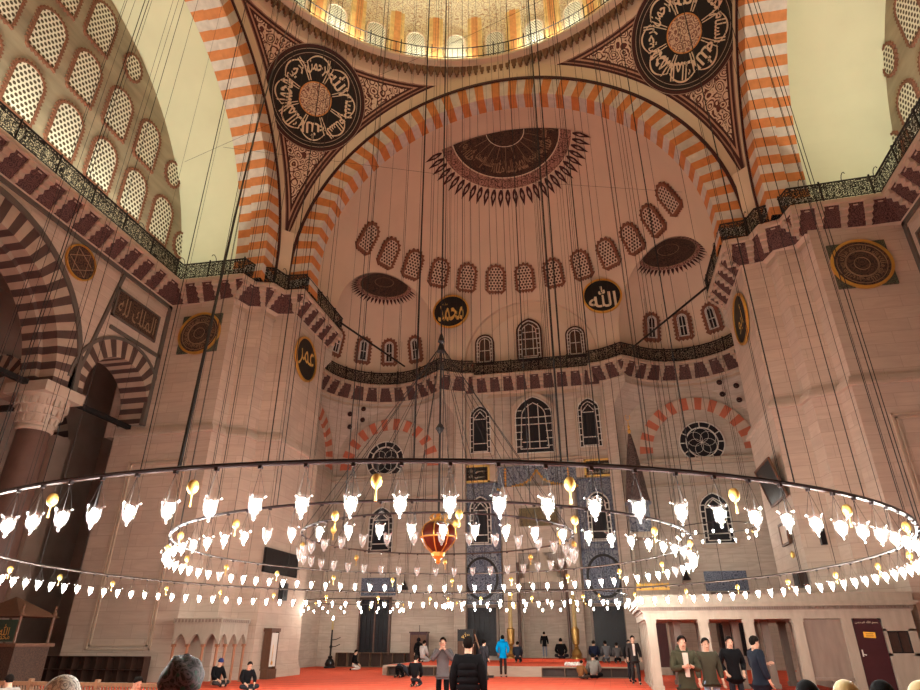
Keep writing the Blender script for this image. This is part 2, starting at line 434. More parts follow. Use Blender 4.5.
# ------------------------------------------------------------------ arches
def arch_ring(name, org, u, w, r0, r1, w0, w1, n, mats, a0=0, a1=PI, soft=0, parent=None, **props):
    """ring of n voussoirs; org centre, u horizontal axis, w depth axis"""
    org, u, w = V(*org), V(*u), V(*w); mb = MB(); z = V(0, 0, 1)
    for i in range(n):
        b0 = a0 + (a1 - a0) * i / n; b1 = a0 + (a1 - a0) * (i + 1) / n; k = 2
        vs = []
        for j in range(k + 1):
            a = b0 + (b1 - b0) * j / k; d = u * cos(a) + z * sin(a)
            for r, ww in ((r0, w0), (r1, w0), (r1, w1), (r0, w1)): vs.append(org + d * r + w * ww)
        fs = []
        for j in range(k):
            for q in range(4):
                q2 = (q + 1) % 4; fs.append((j * 4 + q, j * 4 + q2, j * 4 + 4 + q2, j * 4 + 4 + q))
        mb.add(vs, fs, i % len(mats))
    return mb.build(name, list(mats), parent, **props)
def band_ring(mb, org, u, w, r0, r1, w0, w1, n=64, a0=0, a1=PI, mi=0):
    org, u, w = V(*org), V(*u), V(*w); z = V(0, 0, 1); vs = []
    for j in range(n + 1):
        a = a0 + (a1 - a0) * j / n; d = u * cos(a) + z * sin(a)
        for r, ww in ((r0, w0), (r1, w0), (r1, w1), (r0, w1)): vs.append(org + d * r + w * ww)
    fs = []
    for j in range(n):
        for q in range(4):
            q2 = (q + 1) % 4; fs.append((j * 4 + q, j * 4 + q2, j * 4 + 4 + q2, j * 4 + 4 + q))
    mb.add(vs, fs, mi)
CY = -4.1
trim_i = [0]
def trim():
    trim_i[0] += 1; return 'trim_%d' % trim_i[0]
ZS = 21.3
# great arch towards the qibla, and its twin behind the camera
for yy, w in ((9.2, (0, 1, 0)), (-17.4, (0, -1, 0))):
    arch_ring(trim(), (0, yy, ZS), (1, 0, 0), w, 11.3, 12.55, 0, 1.1, 77, ('orange_stone', 'white_stone'), -.14, PI + .14, **STR)
    m = MB(); band_ring(m, (0, yy, ZS), (1, 0, 0), w, 12.55, 14.6, -.02, .4, 96, -.14, PI + .14, 0)
    band_ring(m, (0, yy, ZS), (1, 0, 0), w, 12.55, 12.72, -.10, .1, 96, -.14, PI + .14, 1)
    m.build(trim(), ['plaster_ivory', 'maroon_paint'], **STR)
# lateral great arches
for s in (-1, 1):
    arch_ring(trim(), (s * 13.2, CY, ZS), (0, 1, 0), (s, 0, 0), 11.35, 12.55, 0, 1.1, 77, ('orange_stone', 'white_stone'), -.14, PI + .14, **STR)
    arch_ring(trim(), (s * 14.3, CY, ZS), (0, 1, 0), (s, 0, 0), 11.55, 13.9, 0, .9, 77, ('orange_stone', 'white_stone'), -.14, PI + .14, **STR)
    m = MB(); band_ring(m, (s * 13.2, CY, ZS), (0, 1, 0), (s, 0, 0), 12.55, 14.6, -.02, .4, 96, -.14, PI + .14, 0)
    band_ring(m, (s * 13.2, CY, ZS), (0, 1, 0), (s, 0, 0), 12.55, 12.72, -.10, .1, 96, -.14, PI + .14, 1)
    m.build(trim(), ['plaster_ivory', 'maroon_paint'], **STR)
    m = MB(); band_ring(m, (s * 15.2, CY, ZS), (0, 1, 0), (s, 0, 0), 13.6, 14.4, 0, 5.6, 96, -.14, PI + .14)
    m.build('ceiling', 'plaster_cream', **STR)
    # tympanum wall
    m = MB(); pts = [(CY + 14.2 * cos(a), ZS + 14.2 * sin(a)) for a in [PI * i / 48 for i in range(49)]]
    pts = [(CY + 14.2, 19.3)] + pts + [(CY - 14.2, 19.3)]
    k = len(pts); vs = [(s * 20.5, y, z) for y, z in pts] + [(s * 21.1, y, z) for y, z in pts]
    m.add(vs, [tuple(range(k)), tuple(range(k, 2 * k))] + [(i, (i + 1) % k, k + (i + 1) % k, k + i) for i in range(k)])
    m.build('wall_left_tympanum' if s < 0 else 'wall_right_tympanum', 'tympanum_marble', **STR)

# pendentives
def sph(x, y): return 22.0 + sqrt(max(0, 18.65 ** 2 - x * x - (y - CY) ** 2))
m = MB()
for q in range(4):
    lim = math.acos(13.28 / 13.75); a0, a1 = lim + .002, PI / 2 - lim - .002; n, k = 60, 28; vs = []
    for i in range(n + 1):
        a = a0 + (a1 - a0) * i / n; rm = min(13.28 / max(cos(a), sin(a)), 18.6); rt = 13.75
        for j in range(k + 1):
            r = rm + (rt - rm) * j / k; b = a + q * PI / 2
            x, y = r * cos(b), r * sin(b) + CY; vs.append((x, y, sph(x, y)))
    m.add(vs, [(i * (k + 1) + j, i * (k + 1) + j + 1, (i + 1) * (k + 1) + j + 1, (i + 1) * (k + 1) + j) for i in range(n) for j in range(k)])
m.build('ceiling_pendentives', 'pendentive_paint', smooth=True, **STR)
# pendentive foot with its little ornament
for s in (-1, 1):
    for yy, t in ((9.2, 1), (-17.4, -1)):
        m = MB(); m.box((s * 13.25, yy + t * .02, 21.8), (1.1, .9, 4.3), 0, rz=s * t * PI / 4)
        m.build(trim(), 'plaster_ivory', **STR)
    m = MB(); c = V(s * 12.93, 8.88, 23.2); n_ = V(-s * .7071, -.7071, 0); u = V(.7071 * 1, -s * .7071, 0)
    for k in range(8):
        a = k * PI / 4; d = u * cos(a) + V(0, 0, 1) * sin(a); rr = .42 if k % 2 == 0 else .3
        e = u * -sin(a) + V(0, 0, 1) * cos(a)
        p = [c + n_ * .04, c + d * rr * .5 + e * .09 + n_ * .04, c + d * rr + n_ * .04, c + d * rr * .5 - e * .09 + n_ * .04]
        p2 = [x - n_ * .1 for x in p]
        m.add(p + p2, [(0, 1, 2, 3), (0, 4, 5, 1), (1, 5, 6, 2), (2, 6, 7, 3), (3, 7, 4, 0)])
    m.build(trim(), 'maroon_paint', **STR)

# ------------------------------------------------------------------ dome
m = MB(); m.lathe([(13.9, 34.45), (13.72, 34.6), (13.5, 35.3), (13.45, 35.6), (13.2, 35.75), (12.95, 35.8), (12.95, 36.0), (13.9, 36.02)], 128, (0, CY, 0))
m.build(trim(), 'plaster_ivory', smooth=False, **STR)
m = MB()
for i in range(200):
    a = 2 * PI * i / 200
    for (r, z, w, h) in ((13.42, 35.5, .36, .34), (13.34, 35.22, .25, .34), (13.32, 34.98, .12, .28)):
        R = Matrix.Rotation(a, 3, 'Z'); m.box((r * cos(a), r * sin(a) + CY, z), (.22, w, h), rz=a)
m.build(trim(), 'fringe_brown', **STR)
m = MB(); prof = [(13.95, 36.0), (13.95, 40.2)] + [(13.95 * cos(PI / 2 * i / 16), 40.2 + 12 * sin(PI / 2 * i / 16)) for i in range(1, 17)]
m.lathe(prof, 128, (0, CY, 0)); m.build('ceiling_dome', 'dome_vines', smooth=True, **STR)
m = MB()
for i in range(32):
    a = 2 * PI * (i + .5) / 32 + PI / 32 * 0
    for (r, w, mi) in ((13.72, .95, 0),):
        m.box((r * cos(a), r * sin(a) + CY, 38.3), (.45, w, 4.6), mi, rz=a)
        m.box(((r - .25) * cos(a), (r - .25) * sin(a) + CY, 38.3), (.1, w * .45, 4.6), 1, rz=a)
M('rib_yellow', (.80, .55, .22), .6, var=.25, scale=3); M('rib_orange', (.66, .30, .10), .6, var=.25, scale=4)
m.build(trim(), ['rib_yellow', 'rib_orange'], **STR)

# ------------------------------------------------------------------ windows
win_i = [0]
def arch_outline(w, h, n=10, pointed=0.0, teeth=0, out=0):
    """closed outline in (u, v), origin at the middle of the window"""
    r = w / 2; zs = h / 2 - r * (1 + pointed); pts = [(-r, -h / 2), (r, -h / 2)]
    for i in range(n + 1):
        a = PI * i / n; pts.append((r * cos(a), zs + r * (1 + pointed) * sin(a) * (1 if not pointed else (1 - .10 * abs(sin(2 * a))))))
    return pts
def densify(pts, step):
    o = []
    for i in range(len(pts)):
        a, b = pts[i], pts[(i + 1) % len(pts)]; d = math.hypot(b[0] - a[0], b[1] - a[1]); k = max(1, int(round(d / step)))
        for j in range(k): o.append((a[0] + (b[0] - a[0]) * j / k, a[1] + (b[1] - a[1]) * j / k))
    return o
def offset(pts, d):
    o = []; n = len(pts)
    for i in range(n):
        a, b, c = pts[i - 1], pts[i], pts[(i + 1) % n]
        t = (c[0] - a[0], c[1] - a[1]); L = math.hypot(*t) or 1; dd = d[i] if isinstance(d, list) else d
        o.append((b[0] + t[1] / L * dd, b[1] - t[0] / L * dd))
    return o
def frame_from(c, u, v, n_):
    return Matrix(((u.x, v.x, n_.x, c.x), (u.y, v.y, n_.y, c.y), (u.z, v.z, n_.z, c.z), (0, 0, 0, 1)))
def flat_ring(mb, a, b, z0, z1, mi=0):
    n = len(a); vs = [(x, y, z1) for x, y in a] + [(x, y, z1) for x, y in b] + [(x, y, z0) for x, y in b] + [(x, y, z0) for x, y in a]
    fs = []
    for i in range(n):
        j = (i + 1) % n; fs += [(i, j, n + j, n + i), (n + i, n + j, 2 * n + j, 2 * n + i), (3 * n + i, 3 * n + j, j, i)]
    mb.add(vs, fs, mi)
def flat_poly(mb, pts, z, mi=0):
    mb.add([(x, y, z) for x, y in pts], [tuple(range(len(pts)))], mi)
def window(c, nrm, w, h, pane, border='red_border', bw=.16, teeth=.1, up=None, round_=False, pointed=0, depth=.1):
    """lattice window: frame border with beaded edge and pierced panel"""
    win_i[0] += 1; c = V(*c); nrm = V(*nrm).normalized(); up = V(*(up or (0, 0, 1)))
    u = up.cross(nrm).normalized(); v = nrm.cross(u)
    if round_: base = [(w / 2 * cos(2 * PI * i / 40), h / 2 * sin(2 * PI * i / 40)) for i in range(40)]
    else: base = densify(arch_outline(w, h, 14, pointed), .115)
    mb = MB(); flat_poly(mb, base, .04)
    vs = [(x, y, -depth) for x, y in base]
    p = mb.build('window_%d' % win_i[0], pane, **STR); setuv(p.data, lambda q: (q.x, q.y)); p.matrix_world = frame_from(c, u, v, nrm)
    if bw:
        f = MB(); o1 = offset(base, bw)
        o2 = offset(base, [bw + (teeth if i % 2 else 0) for i in range(len(base))])
        flat_ring(f, base, o2, -depth, .09)
        f.build('window_frame', border, p)
    return p
# semidome ring of thirteen
for i in range(13):
    a = (i - 6) * .2147; r = 10.72; P = V(r * sin(a), 12.1 + r * cos(a), 27.5); nn = (V(0, 12.1, 21.5) - P).normalized()
    window(P + nn * .06, nn, 1.12, 1.9, 'lattice_dim', bw=.13, teeth=.16)
# lateral tympanum windows
for s in (-1, 1):
    for z, ys, k in ((24.7, [-15.0, -12.6, -10.2, -7.8, -5.4, -3.0, -.5, 2.0, 4.5, 6.95], 0), (28.45, [-12.6, -10.2, -7.8, -5.4, -2.95, -.5, 2.0, 4.5], 0), (32.2, [-9.8, -7.6, -5.2, -3.0, -.6], 0)):
        for y in ys:
            window((s * 20.46, y, z), (-s, 0, 0), 1.55, 2.85, 'lattice_bright', bw=.07, teeth=.13)
    for y, z in ((2.0, 31.95), (7.0, 28.2), (-10.0 - .2, 31.95), (-15.2, 28.2), (9.1, 24.2)):
        window((s * 20.46, y, z), (-s, 0, 0), 1.2, 1.6, 'lattice_bright', bw=.06, teeth=.12, round_=True)
# dome drum windows
for i in range(32):
    a = 2 * PI * i / 32; P = V(13.85 * cos(a), 13.85 * sin(a) + CY, 38.0)
    if P.y < -8: continue
    window(P, (-cos(a), -sin(a), 0), 1.15, 2.6, 'lattice_drum', border='plaster_ivory', bw=.12, teeth=0)
# tracery windows
def tracery(c, nrm, w, h, kind='apse', border=None, bw=.2, pointed=.15, panemat='glass_dark'):
    win_i[0] += 1; c = V(*c); nrm = V(*nrm).normalized(); u = V(0, 0, 1).cross(nrm).normalized(); v = nrm.cross(u)
    base = densify(arch_outline(w, h, 16, pointed), .3)
    mb = MB(); flat_poly(mb, base, .02); p = mb.build('window_%d' % win_i[0], panemat, **STR); setuv(p.data, lambda q: (q.x, q.y)); p.matrix_world = frame_from(c, u, v, nrm)
    f = MB(); flat_ring(f, base, offset(base, bw), -.1, .1); f.build('window_frame', border or 'pale_stone', p)
    t = MB(); th = .045
    def bar(x0, y0, x1, y1): t.tube([(x0, y0, .05), (x1, y1, .05)], th * .75, 4)
    inn = offset(base, -.02); flat_ring(t, offset(base, -.09), inn, .0, .08)
    i2 = offset(arch_outline(w, h, 16, pointed), -w * .19)
    for a, b in zip(i2, i2[1:] + i2[:1]): bar(*a, *b)
    if kind == 'wide':
        for x in (-.13, .13): bar(x * w, -h * .42, x * w, h * .36)
        for y in (-.3, 0, .12): bar(-w * .32, y * h, w * .32, y * h)
    elif kind == 'narrow':
        for y in (-.30, .2): bar(-w * .32, y * h, w * .32, y * h)
        bar(-w * .3, .2 * h, 0, h * .36); bar(w * .3, .2 * h, 0, h * .36)
    elif kind == 'small':
        bar(0, -h * .42, 0, h * .42); bar(-w * .32, -.05 * h, w * .32, -.05 * h)
    else:
        for x in (-.17, .17): bar(x * w, -h * .42, x * w, h * .36)
        for y in (-.25, .0, .18): bar(-w * .32, y * h, w * .32, y * h)
    for k in range(-3, 4):
        y = k * h / 8
        bar(-w * .5, y, -w * .31, y); bar(w * .31, y, w * .5, y)
    t.build('window_tracery', 'white_tracery', p)
    return p
Q = (0, -1, 0)
tracery((0, 23.95, 15.72), Q, 2.75, 4.35, 'wide', bw=.3)
for s in (-1, 1): tracery((s * 3.95, 23.95, 15.62), Q, 1.6, 3.7, 'narrow', bw=.26)
tracery((0, 23.95, 22.6), Q, 1.75, 3.3, 'grid', border='maroon_paint', bw=.12, panemat='medallion_pattern')
for s in (-1, 1): tracery((s * 3.5, 23.95, 22.05), Q, 1.3, 2.35, 'small', border='maroon_paint', bw=.1, pointed=0, panemat='medallion_pattern')
for s in (-1, 1):
    for az in (24, 54, 80, 108):
        a = math.radians(az); d = V(s * cos(a), sin(a), 0); P = V(s * 10.6, 19.6, 22.7) + d * 4.62; nn = (V(s * 10.6, 19.6, 21.6) - P).normalized()
        p = tracery(P, nn, .75, 1.75, 'small', border='red_border', bw=.1, pointed=0)
        f = MB(); b = densify(arch_outline(1.15, 2.15, 14), .14); flat_ring(f, offset(b, -.1), offset(b, [(.14 if i % 2 else 0) for i in range(len(b))]), -.05, .06); f.build('window_border', 'red_border', p)
    # round window in the lunette
    win_i[0] += 1; m = MB(); pts = [(1.42 * cos(2 * PI * i / 48), 1.42 * sin(2 * PI * i / 48)) for i in range(48)]
    flat_poly(m, pts, .03); p = m.build('window_%d' % win_i[0], 'glass_dark', **STR); p.matrix_world = frame_from(V(s * 11.35, 24.44, 13.8), V(1, 0, 0), V(0, 0, 1), V(0, -1, 0)); setuv(p.data, lambda q: (q.x, q.y))
    m = MB()
    for r in (1.42, 1.0): flat_ring(m, [(x / 1.42 * r, y / 1.42 * r) for x, y in pts], [(x / 1.42 * (r + .07), y / 1.42 * (r + .07)) for x, y in pts], -.02, .1)
    for k in range(12):
        a = k * PI / 6; m.tube([(1.0 * cos(a), 1.0 * sin(a), .06), (1.42 * cos(a), 1.42 * sin(a), .06)], .035, 4)
    for k in range(6):
        a = k * PI / 3 + PI / 6; b = a + 2 * PI / 3
        m.tube([(.5 * cos(a) + .5 * cos(q * PI / 8), .5 * sin(a) + .5 * sin(q * PI / 8), .05) for q in range(16)], .014, 4, closed=True)
    m.build('window_tracery', 'white_tracery', p)
    # lower arched windows and ground windows of the side bays
    tracery((s * 11.4, 24.42, 8.75), Q, 1.9, 3.3, 'narrow', bw=.25)
    win_i[0] += 1
    x = s * 11.45
    m = MB(); m.bb(x - 1.0, x + 1.0, 24.36, 24.5, .75, 4.1); p = m.build('window_%d' % win_i[0], 'glass_dark', **STR)
    f = MB()
    for a in (-1.12, 1.0): f.bb(x + a, x + a + .12, 24.2, 24.5, .7, 4.2)
    f.bb(x - 1.12, x + 1.12, 24.2, 24.5, 4.1, 4.25); f.bb(x - .05, x + .05, 24.28, 24.4, .75, 4.1); f.build('window_frame', 'column_stone', p)
    g = MB()
    for k in range(7): g.bb(x - .9 + k * .3 - .012, x - .9 + k * .3 + .012, 24.3, 24.33, .75, 4.1)
    for k in range(9): g.bb(x - 1, x + 1, 24.3, 24.33, 1.0 + k * .36, 1.02 + k * .36)
    g.build('window_grille', 'iron', p)
    m = MB(); m.bb(s * 11.35 - 1.25, s * 11.35 + 1.25, 24.38, 24.5, 4.35, 5.5)
    tag(m.build('tile_panel', 'tiles_deep'), 'blue and white tiled lunette panel over the %s ground window' % ('left bay' if s < 0 else 'right bay'), 'tile panel')
# big ground windows under the tile panels beside the mihrab
for s in (-1, 1):
    x = s * 4.0; win_i[0] += 1
    m = MB(); m.bb(x - .95, x + .95, 23.86, 24.0, .7, 3.5); p = m.build('window_%d' % win_i[0], 'glass_dark', **STR)
    g = MB()
    for k in range(6): g.bb(x - .8 + k * .32 - .014, x - .8 + k * .32 + .014, 23.8, 23.83, .7, 3.5)
    for k in range(8): g.bb(x - .95, x + .95, 23.8, 23.83, .95 + k * .33, .975 + k * .33)
    g.build('window_grille', 'iron', p)
    f = MB()
    for a in (-1.1, .95): f.bb(x + a, x + a + .15, 23.72, 24.0, .6, 3.6)
    f.bb(x - 1.1, x + 1.1, 23.72, 24.0, 3.5, 3.65); f.build('window_frame', 'loge_dark_marble', p)
    tx = thing('tile_panel', 'tall blue tiled panel with stained window and round inscription, %s of the mihrab' % ('left' if s < 0 else 'right'), 'tile panel', (x, 23.96, 3.7))
    m = MB(); m.bb(-1.35, 1.35, -.04, .04, 0, 7.9); m.build('tile_field', 'tiles', tx)
    m = MB()
    for a, b, c, d in ((-1.35, -1.18, 0, 7.9), (1.18, 1.35, 0, 7.9), (-1.35, 1.35, 7.75, 7.9), (-1.35, 1.35, 3.15, 3.3), (-1.35, 1.35, 0, .12)): m.bb(a, b, -.07, -.03, c, d)
    m.build('tile_border', 'tiles_deep', tx)
    m = MB(); pts = [(1.15 * cos(2 * PI * i / 40), 1.6 + 1.35 * sin(2 * PI * i / 40)) for i in range(40)]
    q = [(.98 * cos(2 * PI * i / 40), 1.6 + 1.18 * sin(2 * PI * i / 40)) for i in range(40)]; n = 40
    m.add([(a, -.08, b) for a, b in q], [tuple(range(n))], 0)
    m.add([(a, -.1, b) for a, b in pts] + [(a, -.1, b) for a, b in q] + [(a, -.03, b) for a, b in pts], [(i, (i + 1) % n, n + (i + 1) % n, n + i) for i in range(n)] + [(i, (i + 1) % n, 2 * n + (i + 1) % n, 2 * n + i) for i in range(n)], 1)
    m.build('round_inscription', ['inscription_tile', 'tiles_deep'] if 'inscription_tile' in MATS else ['tiles_deep', 'black_paint'], tx)
    tracery((x, 23.86, 3.7 + 5.35), Q, 1.55, 3.3, 'narrow', bw=.12, border='tiles_deep')
    # calligraphy board above
    b = thing('inscription_board', 'black board with gold frame and Arabic lettering, %s of the mihrab tiles' % ('left' if s < 0 else 'right'), 'inscription board', (s * 4.25, 23.93, 12.3))
    m = MB(); m.bb(-.8, .8, -.03, .05, -.48, .48); m.build('panel', 'black_paint', b)
    m = MB()
    for a0, a1, b0, b1 in ((-.95, .95, .48, .62), (-.95, .95, -.62, -.48), (-.95, -.8, -.62, .62), (.8, .95, -.62, .62)): m.bb(a0, a1, -.07, .05, b0, b1)
    m.build('frame', 'gold_paint', b)
    m = MB(); t_, f_ = text_mesh(ar('حسبي الله' if s < 0 else 'الله محمد'), .42)
    for zz in (.2, -.2):
        if t_:
            wmax = max(abs(p[0]) for p in t_); kx = min(1, .7 / wmax); m.add([(px * kx, -.045, pz * .8 + zz) for px, pz in t_], f_)
    if m.v: m.build('lettering', 'cream_paint', b)
# mihrab
mh = thing('mihrab', 'pale marble prayer niche with blue tiled crown and pointed inscription panel', 'mihrab', (0, 24.0, .6))
m = MB()
m.bb(-2.5, -1.45, -.35, 0, 0, 10.6); m.bb(1.45, 2.5, -.35, 0, 0, 10.6); m.bb(-1.45, 1.45, -.35, 0, 6.2, 10.6)
m.build('surround', 'ashlar_apse', mh, uv='box')
m = MB()
for k in range(7):
    r = 1.45 - k * .2; 
    m.lathe([(r, 4.3 + k * .28), (r, 4.6 + k * .28), (r - .2, 4.6 + k * .28)], 10, (0, -.1, 0), a0=PI, a1=2 * PI, mi=0)
m.build('muqarnas_hood', 'pale_stone', mh)
m = MB(); m.bb(-1.3, 1.3, -.42, -.34, 7.9, 9.1); m.build('inscription_panel', 'inscription_relief', mh, label='gilded openwork inscription panel')
m = MB()
pts = [(-2.75, 12.1), (2.75, 12.1), (2.75, 10.5), (2.2, 10.45), (1.7, 10.65), (1.0, 10.8), (.45, 11.1), (0, 11.75), (-.45, 11.1), (-1.0, 10.8), (-1.7, 10.65), (-2.2, 10.45), (-2.75, 10.5)]
n = len(pts); m.add([(x, -.12, z) for x, z in pts] + [(x, 0, z) for x, z in pts], [tuple(range(n)), tuple(range(n, 2 * n))[::-1]] + [(i, (i + 1) % n, n + (i + 1) % n, n + i) for i in range(n)])
m.build('tiled_crown', 'tiles', mh)
m = MB(); e = densify([(x, z) for x, z in pts[2:]], .14)
for i, (x, z) in enumerate(e[:-8]):
    if z < 11.9: m.box((x, -.15, z - (.03 if i % 2 else -.02)), (.11, .06, .16))
for x in (-2.2, 2.2):
    for k in range(7): m.lathe([(0, -.11), (.07, -.05), (.1, 0), (.07, .05), (0, .11)], 6, (x, -.18, 10.7 + k * .2))
m.build('gilt_edge', 'gold', mh)
for s in (-1, 1):
    m = MB(); m.tube([(s * 1.55, -.42, 0), (s * 1.55, -.42, 5.6)], .1, 10); m.build('colonnette', 'column_stone', mh)
# tile-coloured inscription material is shared by both panels' round inscriptions
# ------------------------------------------------------------------ lunette arches of the side bays
for s in (-1, 1):
    arch_ring(trim(), (s * 11.05, 24.5, 13.2), (1, 0, 0), (0, -1, 0), 3.0, 3.85, -.05, .16, 23, ('red_stone', 'apse_white'), .0, PI, **STR)
    arch_ring(trim(), (s * 15.5, 19.6, 13.2), (0, 1, 0), (-s, 0, 0), 3.4, 4.3, -.05, .16, 29, ('red_stone', 'apse_white'), .0, PI, **STR)
    m = MB(); m.bb(s * 6.0, s * 15.4, 24.15, 24.5, 12.5, 12.72); m.bb(s * 6.0, s * 15.4, 24.3, 24.5, 12.3, 12.5); m.bb(s * 15.2, s * 15.5, 14.0, 24.4, 12.4, 12.72)
    m.bb(s * 6.6, s * 15.4, 24.25, 24.5, 10.9, 11.05)
    m.build(trim(), 'pale_stone', **STR)
    # acoustic clay jars' mouths above the lunette
    for k, (x, z) in enumerate(((13.0, 17.7), (14.0, 17.3), (13.1, 16.9), (14.1, 16.4))):
        q = V(s * x, 24.4 - (abs(x - 10.6) * .45) * (z - 15) / 3.5, z)
        m = MB(); m.lathe([(.02, 0), (.16, 0), (.2, .12), (.13, .12), (.1, .02)], 10, q, M_=Matrix.Rotation(PI / 2, 3, 'X')); tag(m.build('acoustic_jar', 'gap_dark'), 'dark round clay jar mouth in the wall above the %s lunette' % ('left' if s < 0 else 'right'), 'jar', 'acoustic jars above the %s lunette' % ('left' if s < 0 else 'right'))
m = MB(); m.bb(-4.95, 4.95, 23.85, 24.0, 13.0, 13.15); m.bb(-4.95, 4.95, 23.85, 24.0, 12.98, 13.02); m.bb(-4.95, -2.75, 23.9, 24.0, 11.7, 13.0); m.bb(2.75, 4.95, 23.9, 24.0, 11.7, 13.0)
m.build(trim(), 'pink_stone', **STR)

# ------------------------------------------------------------------ piers
for s in (-1, 1):
    up = [(20.6, 7.1), (14.5, 7.1), (14.35, 8.05), (13.35, 8.3), (13.2, 9.2), (12.0, 9.4), (12.0, 13.75), (15.6, 13.75), (20.6, 13.75)]
    lo = [(19.85, 6.95), (14.35, 6.95), (14.2, 7.9), (13.2, 8.15), (13.05, 9.05), (11.85, 9.25), (11.85, 13.95), (15.6, 13.95), (19.85, 13.95)]
    m = MB(); m.prism([(s * x, y) for x, y in up], 11.0, 19.9, 0); m.prism([(s * x, y) for x, y in lo], 0, 10.9, 0)
    o = m.build('wall_left_pier' if s < 0 else 'wall_right_pier', 'ashlar', uv='box', **STR)
    m = MB()
    for g, z0, z1 in ((.16, 10.86, 10.98), (.1, 10.98, 11.1), (.03, 11.1, 11.25)):
        pl = [(lo[0][0], lo[0][1] - g), (lo[1][0] - g, lo[1][1] - g), (lo[2][0] - g, lo[2][1] - g), (lo[3][0] - g, lo[3][1] - g), (lo[4][0] - g, lo[4][1] - g), (lo[5][0] - g, lo[5][1] - g), (lo[6][0] - g, lo[6][1] + g), (lo[8][0], lo[8][1] + g)]
        m.prism([(s * x, y) for x, y in pl], z0, z1)
    for g, z0, z1 in ((.10, 19.0, 19.15), (.2, 19.15, 19.3)):
        pl = [(up[0][0], up[0][1] - g), (up[1][0] - g, up[1][1] - g), (up[2][0] - g, up[2][1] - g), (up[3][0] - g, up[3][1] - g), (up[4][0] - g, up[4][1] - g), (up[5][0] - g, up[5][1] - g), (up[6][0] - g, up[6][1] + g), (up[8][0], up[8][1] + g)]
        m.prism([(s * x, y) for x, y in pl], z0, z1)
    for g, z0, z1 in ((.12, 0, .35), (.06, .35, .5)):
        pl = [(lo[0][0], lo[0][1] - g), (lo[1][0] - g, lo[1][1] - g), (lo[2][0] - g, lo[2][1] - g), (lo[3][0] - g, lo[3][1] - g), (lo[4][0] - g, lo[4][1] - g), (lo[5][0] - g, lo[5][1] - g), (lo[6][0] - g, lo[6][1] + g), (lo[8][0], lo[8][1] + g)]
        m.prism([(s * x, y) for x, y in pl], z0, z1)
    m.build(trim(), 'ashlar', uv='box', **STR)
    # recessed panel mouldings on the front of the lower stage
    m = MB(); y0 = 6.88
    for (xa, xb, za, zb) in ((18.6, 15.4, 1.2, 9.6), (18.45, 15.55, 1.35, 9.45)):
        for a, b, c, d in ((xa, xa - .07, za, zb), (xb, xb + .07, za, zb), (xa, xb, za, za + .07), (xa, xb, zb - .07, zb)):
            m.bb(s * a, s * b, y0, 7.0, c, d)
    m.build(trim(), 'pink_stone', **STR)
    # square board with round calligraphy on the pier front
    side = 'left' if s < 0 else 'right'
    t = thing('calligraphy_medallion', 'dark round calligraphy medallion on a square panel on the %s pier front' % side, 'medallion', (s * 16.2, 7.06, 16.5))
    m = MB(); m.box((0, 0, 0), (2.35, .08, 2.25)); m.build('square_panel', 'medallion_border', t)
    m = MB(); R = Matrix.Rotation(PI / 2, 3, 'X'); m.lathe([(0, .07), (1.12, .07), (1.12, .0)], 48, M_=R); m.build('disc', 'medallion_pattern', t)
    m = MB(); m.lathe([(1.12, .04), (1.12, .12), (1.24, .12), (1.24, .0)], 48, M_=R); m.build('ring', 'gold', t, label='gilt ring')
    m = MB()
    for r in (.3, .62, .66, .98):
        m.lathe([(r, .07), (r, .09), (r + .02, .09), (r + .02, .07)], 40, M_=R)
    for k in range(10):
        a = k * PI / 5; t_, f_ = text_mesh(ar('الله' if k % 2 else 'ملك'), .24)
        c_, s_ = cos(a - PI / 2), sin(a - PI / 2)
        if t_: m.add([((px * c_ - py * s_) + .82 * cos(a), -.085, (px * s_ + py * c_) + .82 * sin(a)) for px, py in t_], f_)
    m.build('lettering', 'dim_letter', t)
    # oval roundel on the inner face
    t = thing('calligraphy_roundel', 'black oval-looking roundel with gilt rim on the inner face of the %s pier' % side, 'roundel', (s * 11.95, 11.1, 16.35))
    R = Matrix.Rotation(-s * PI / 2, 3, 'Y')
    m = MB(); m.lathe([(0, .06), (1.22, .06), (1.22, 0)], 48, M_=R); m.build('disc', 'black_paint', t)
    m = MB(); m.lathe([(1.22, 0), (1.22, .12), (1.34, .12), (1.34, 0)], 48, M_=R); m.build('rim', 'gold', t, label='gilt rim')
    tv, tf = text_mesh(ar('عمر' if s < 0 else 'أبو'), 1.3)
    if tv:
        m = MB(); w_ = max(abs(p[0]) for p in tv); kx = min(1, .95 / w_); m.add([(-s * .08, (-s) * -px * kx * -1, pz) for px, pz in tv], tf); m.build('lettering', 'gold_paint', t)

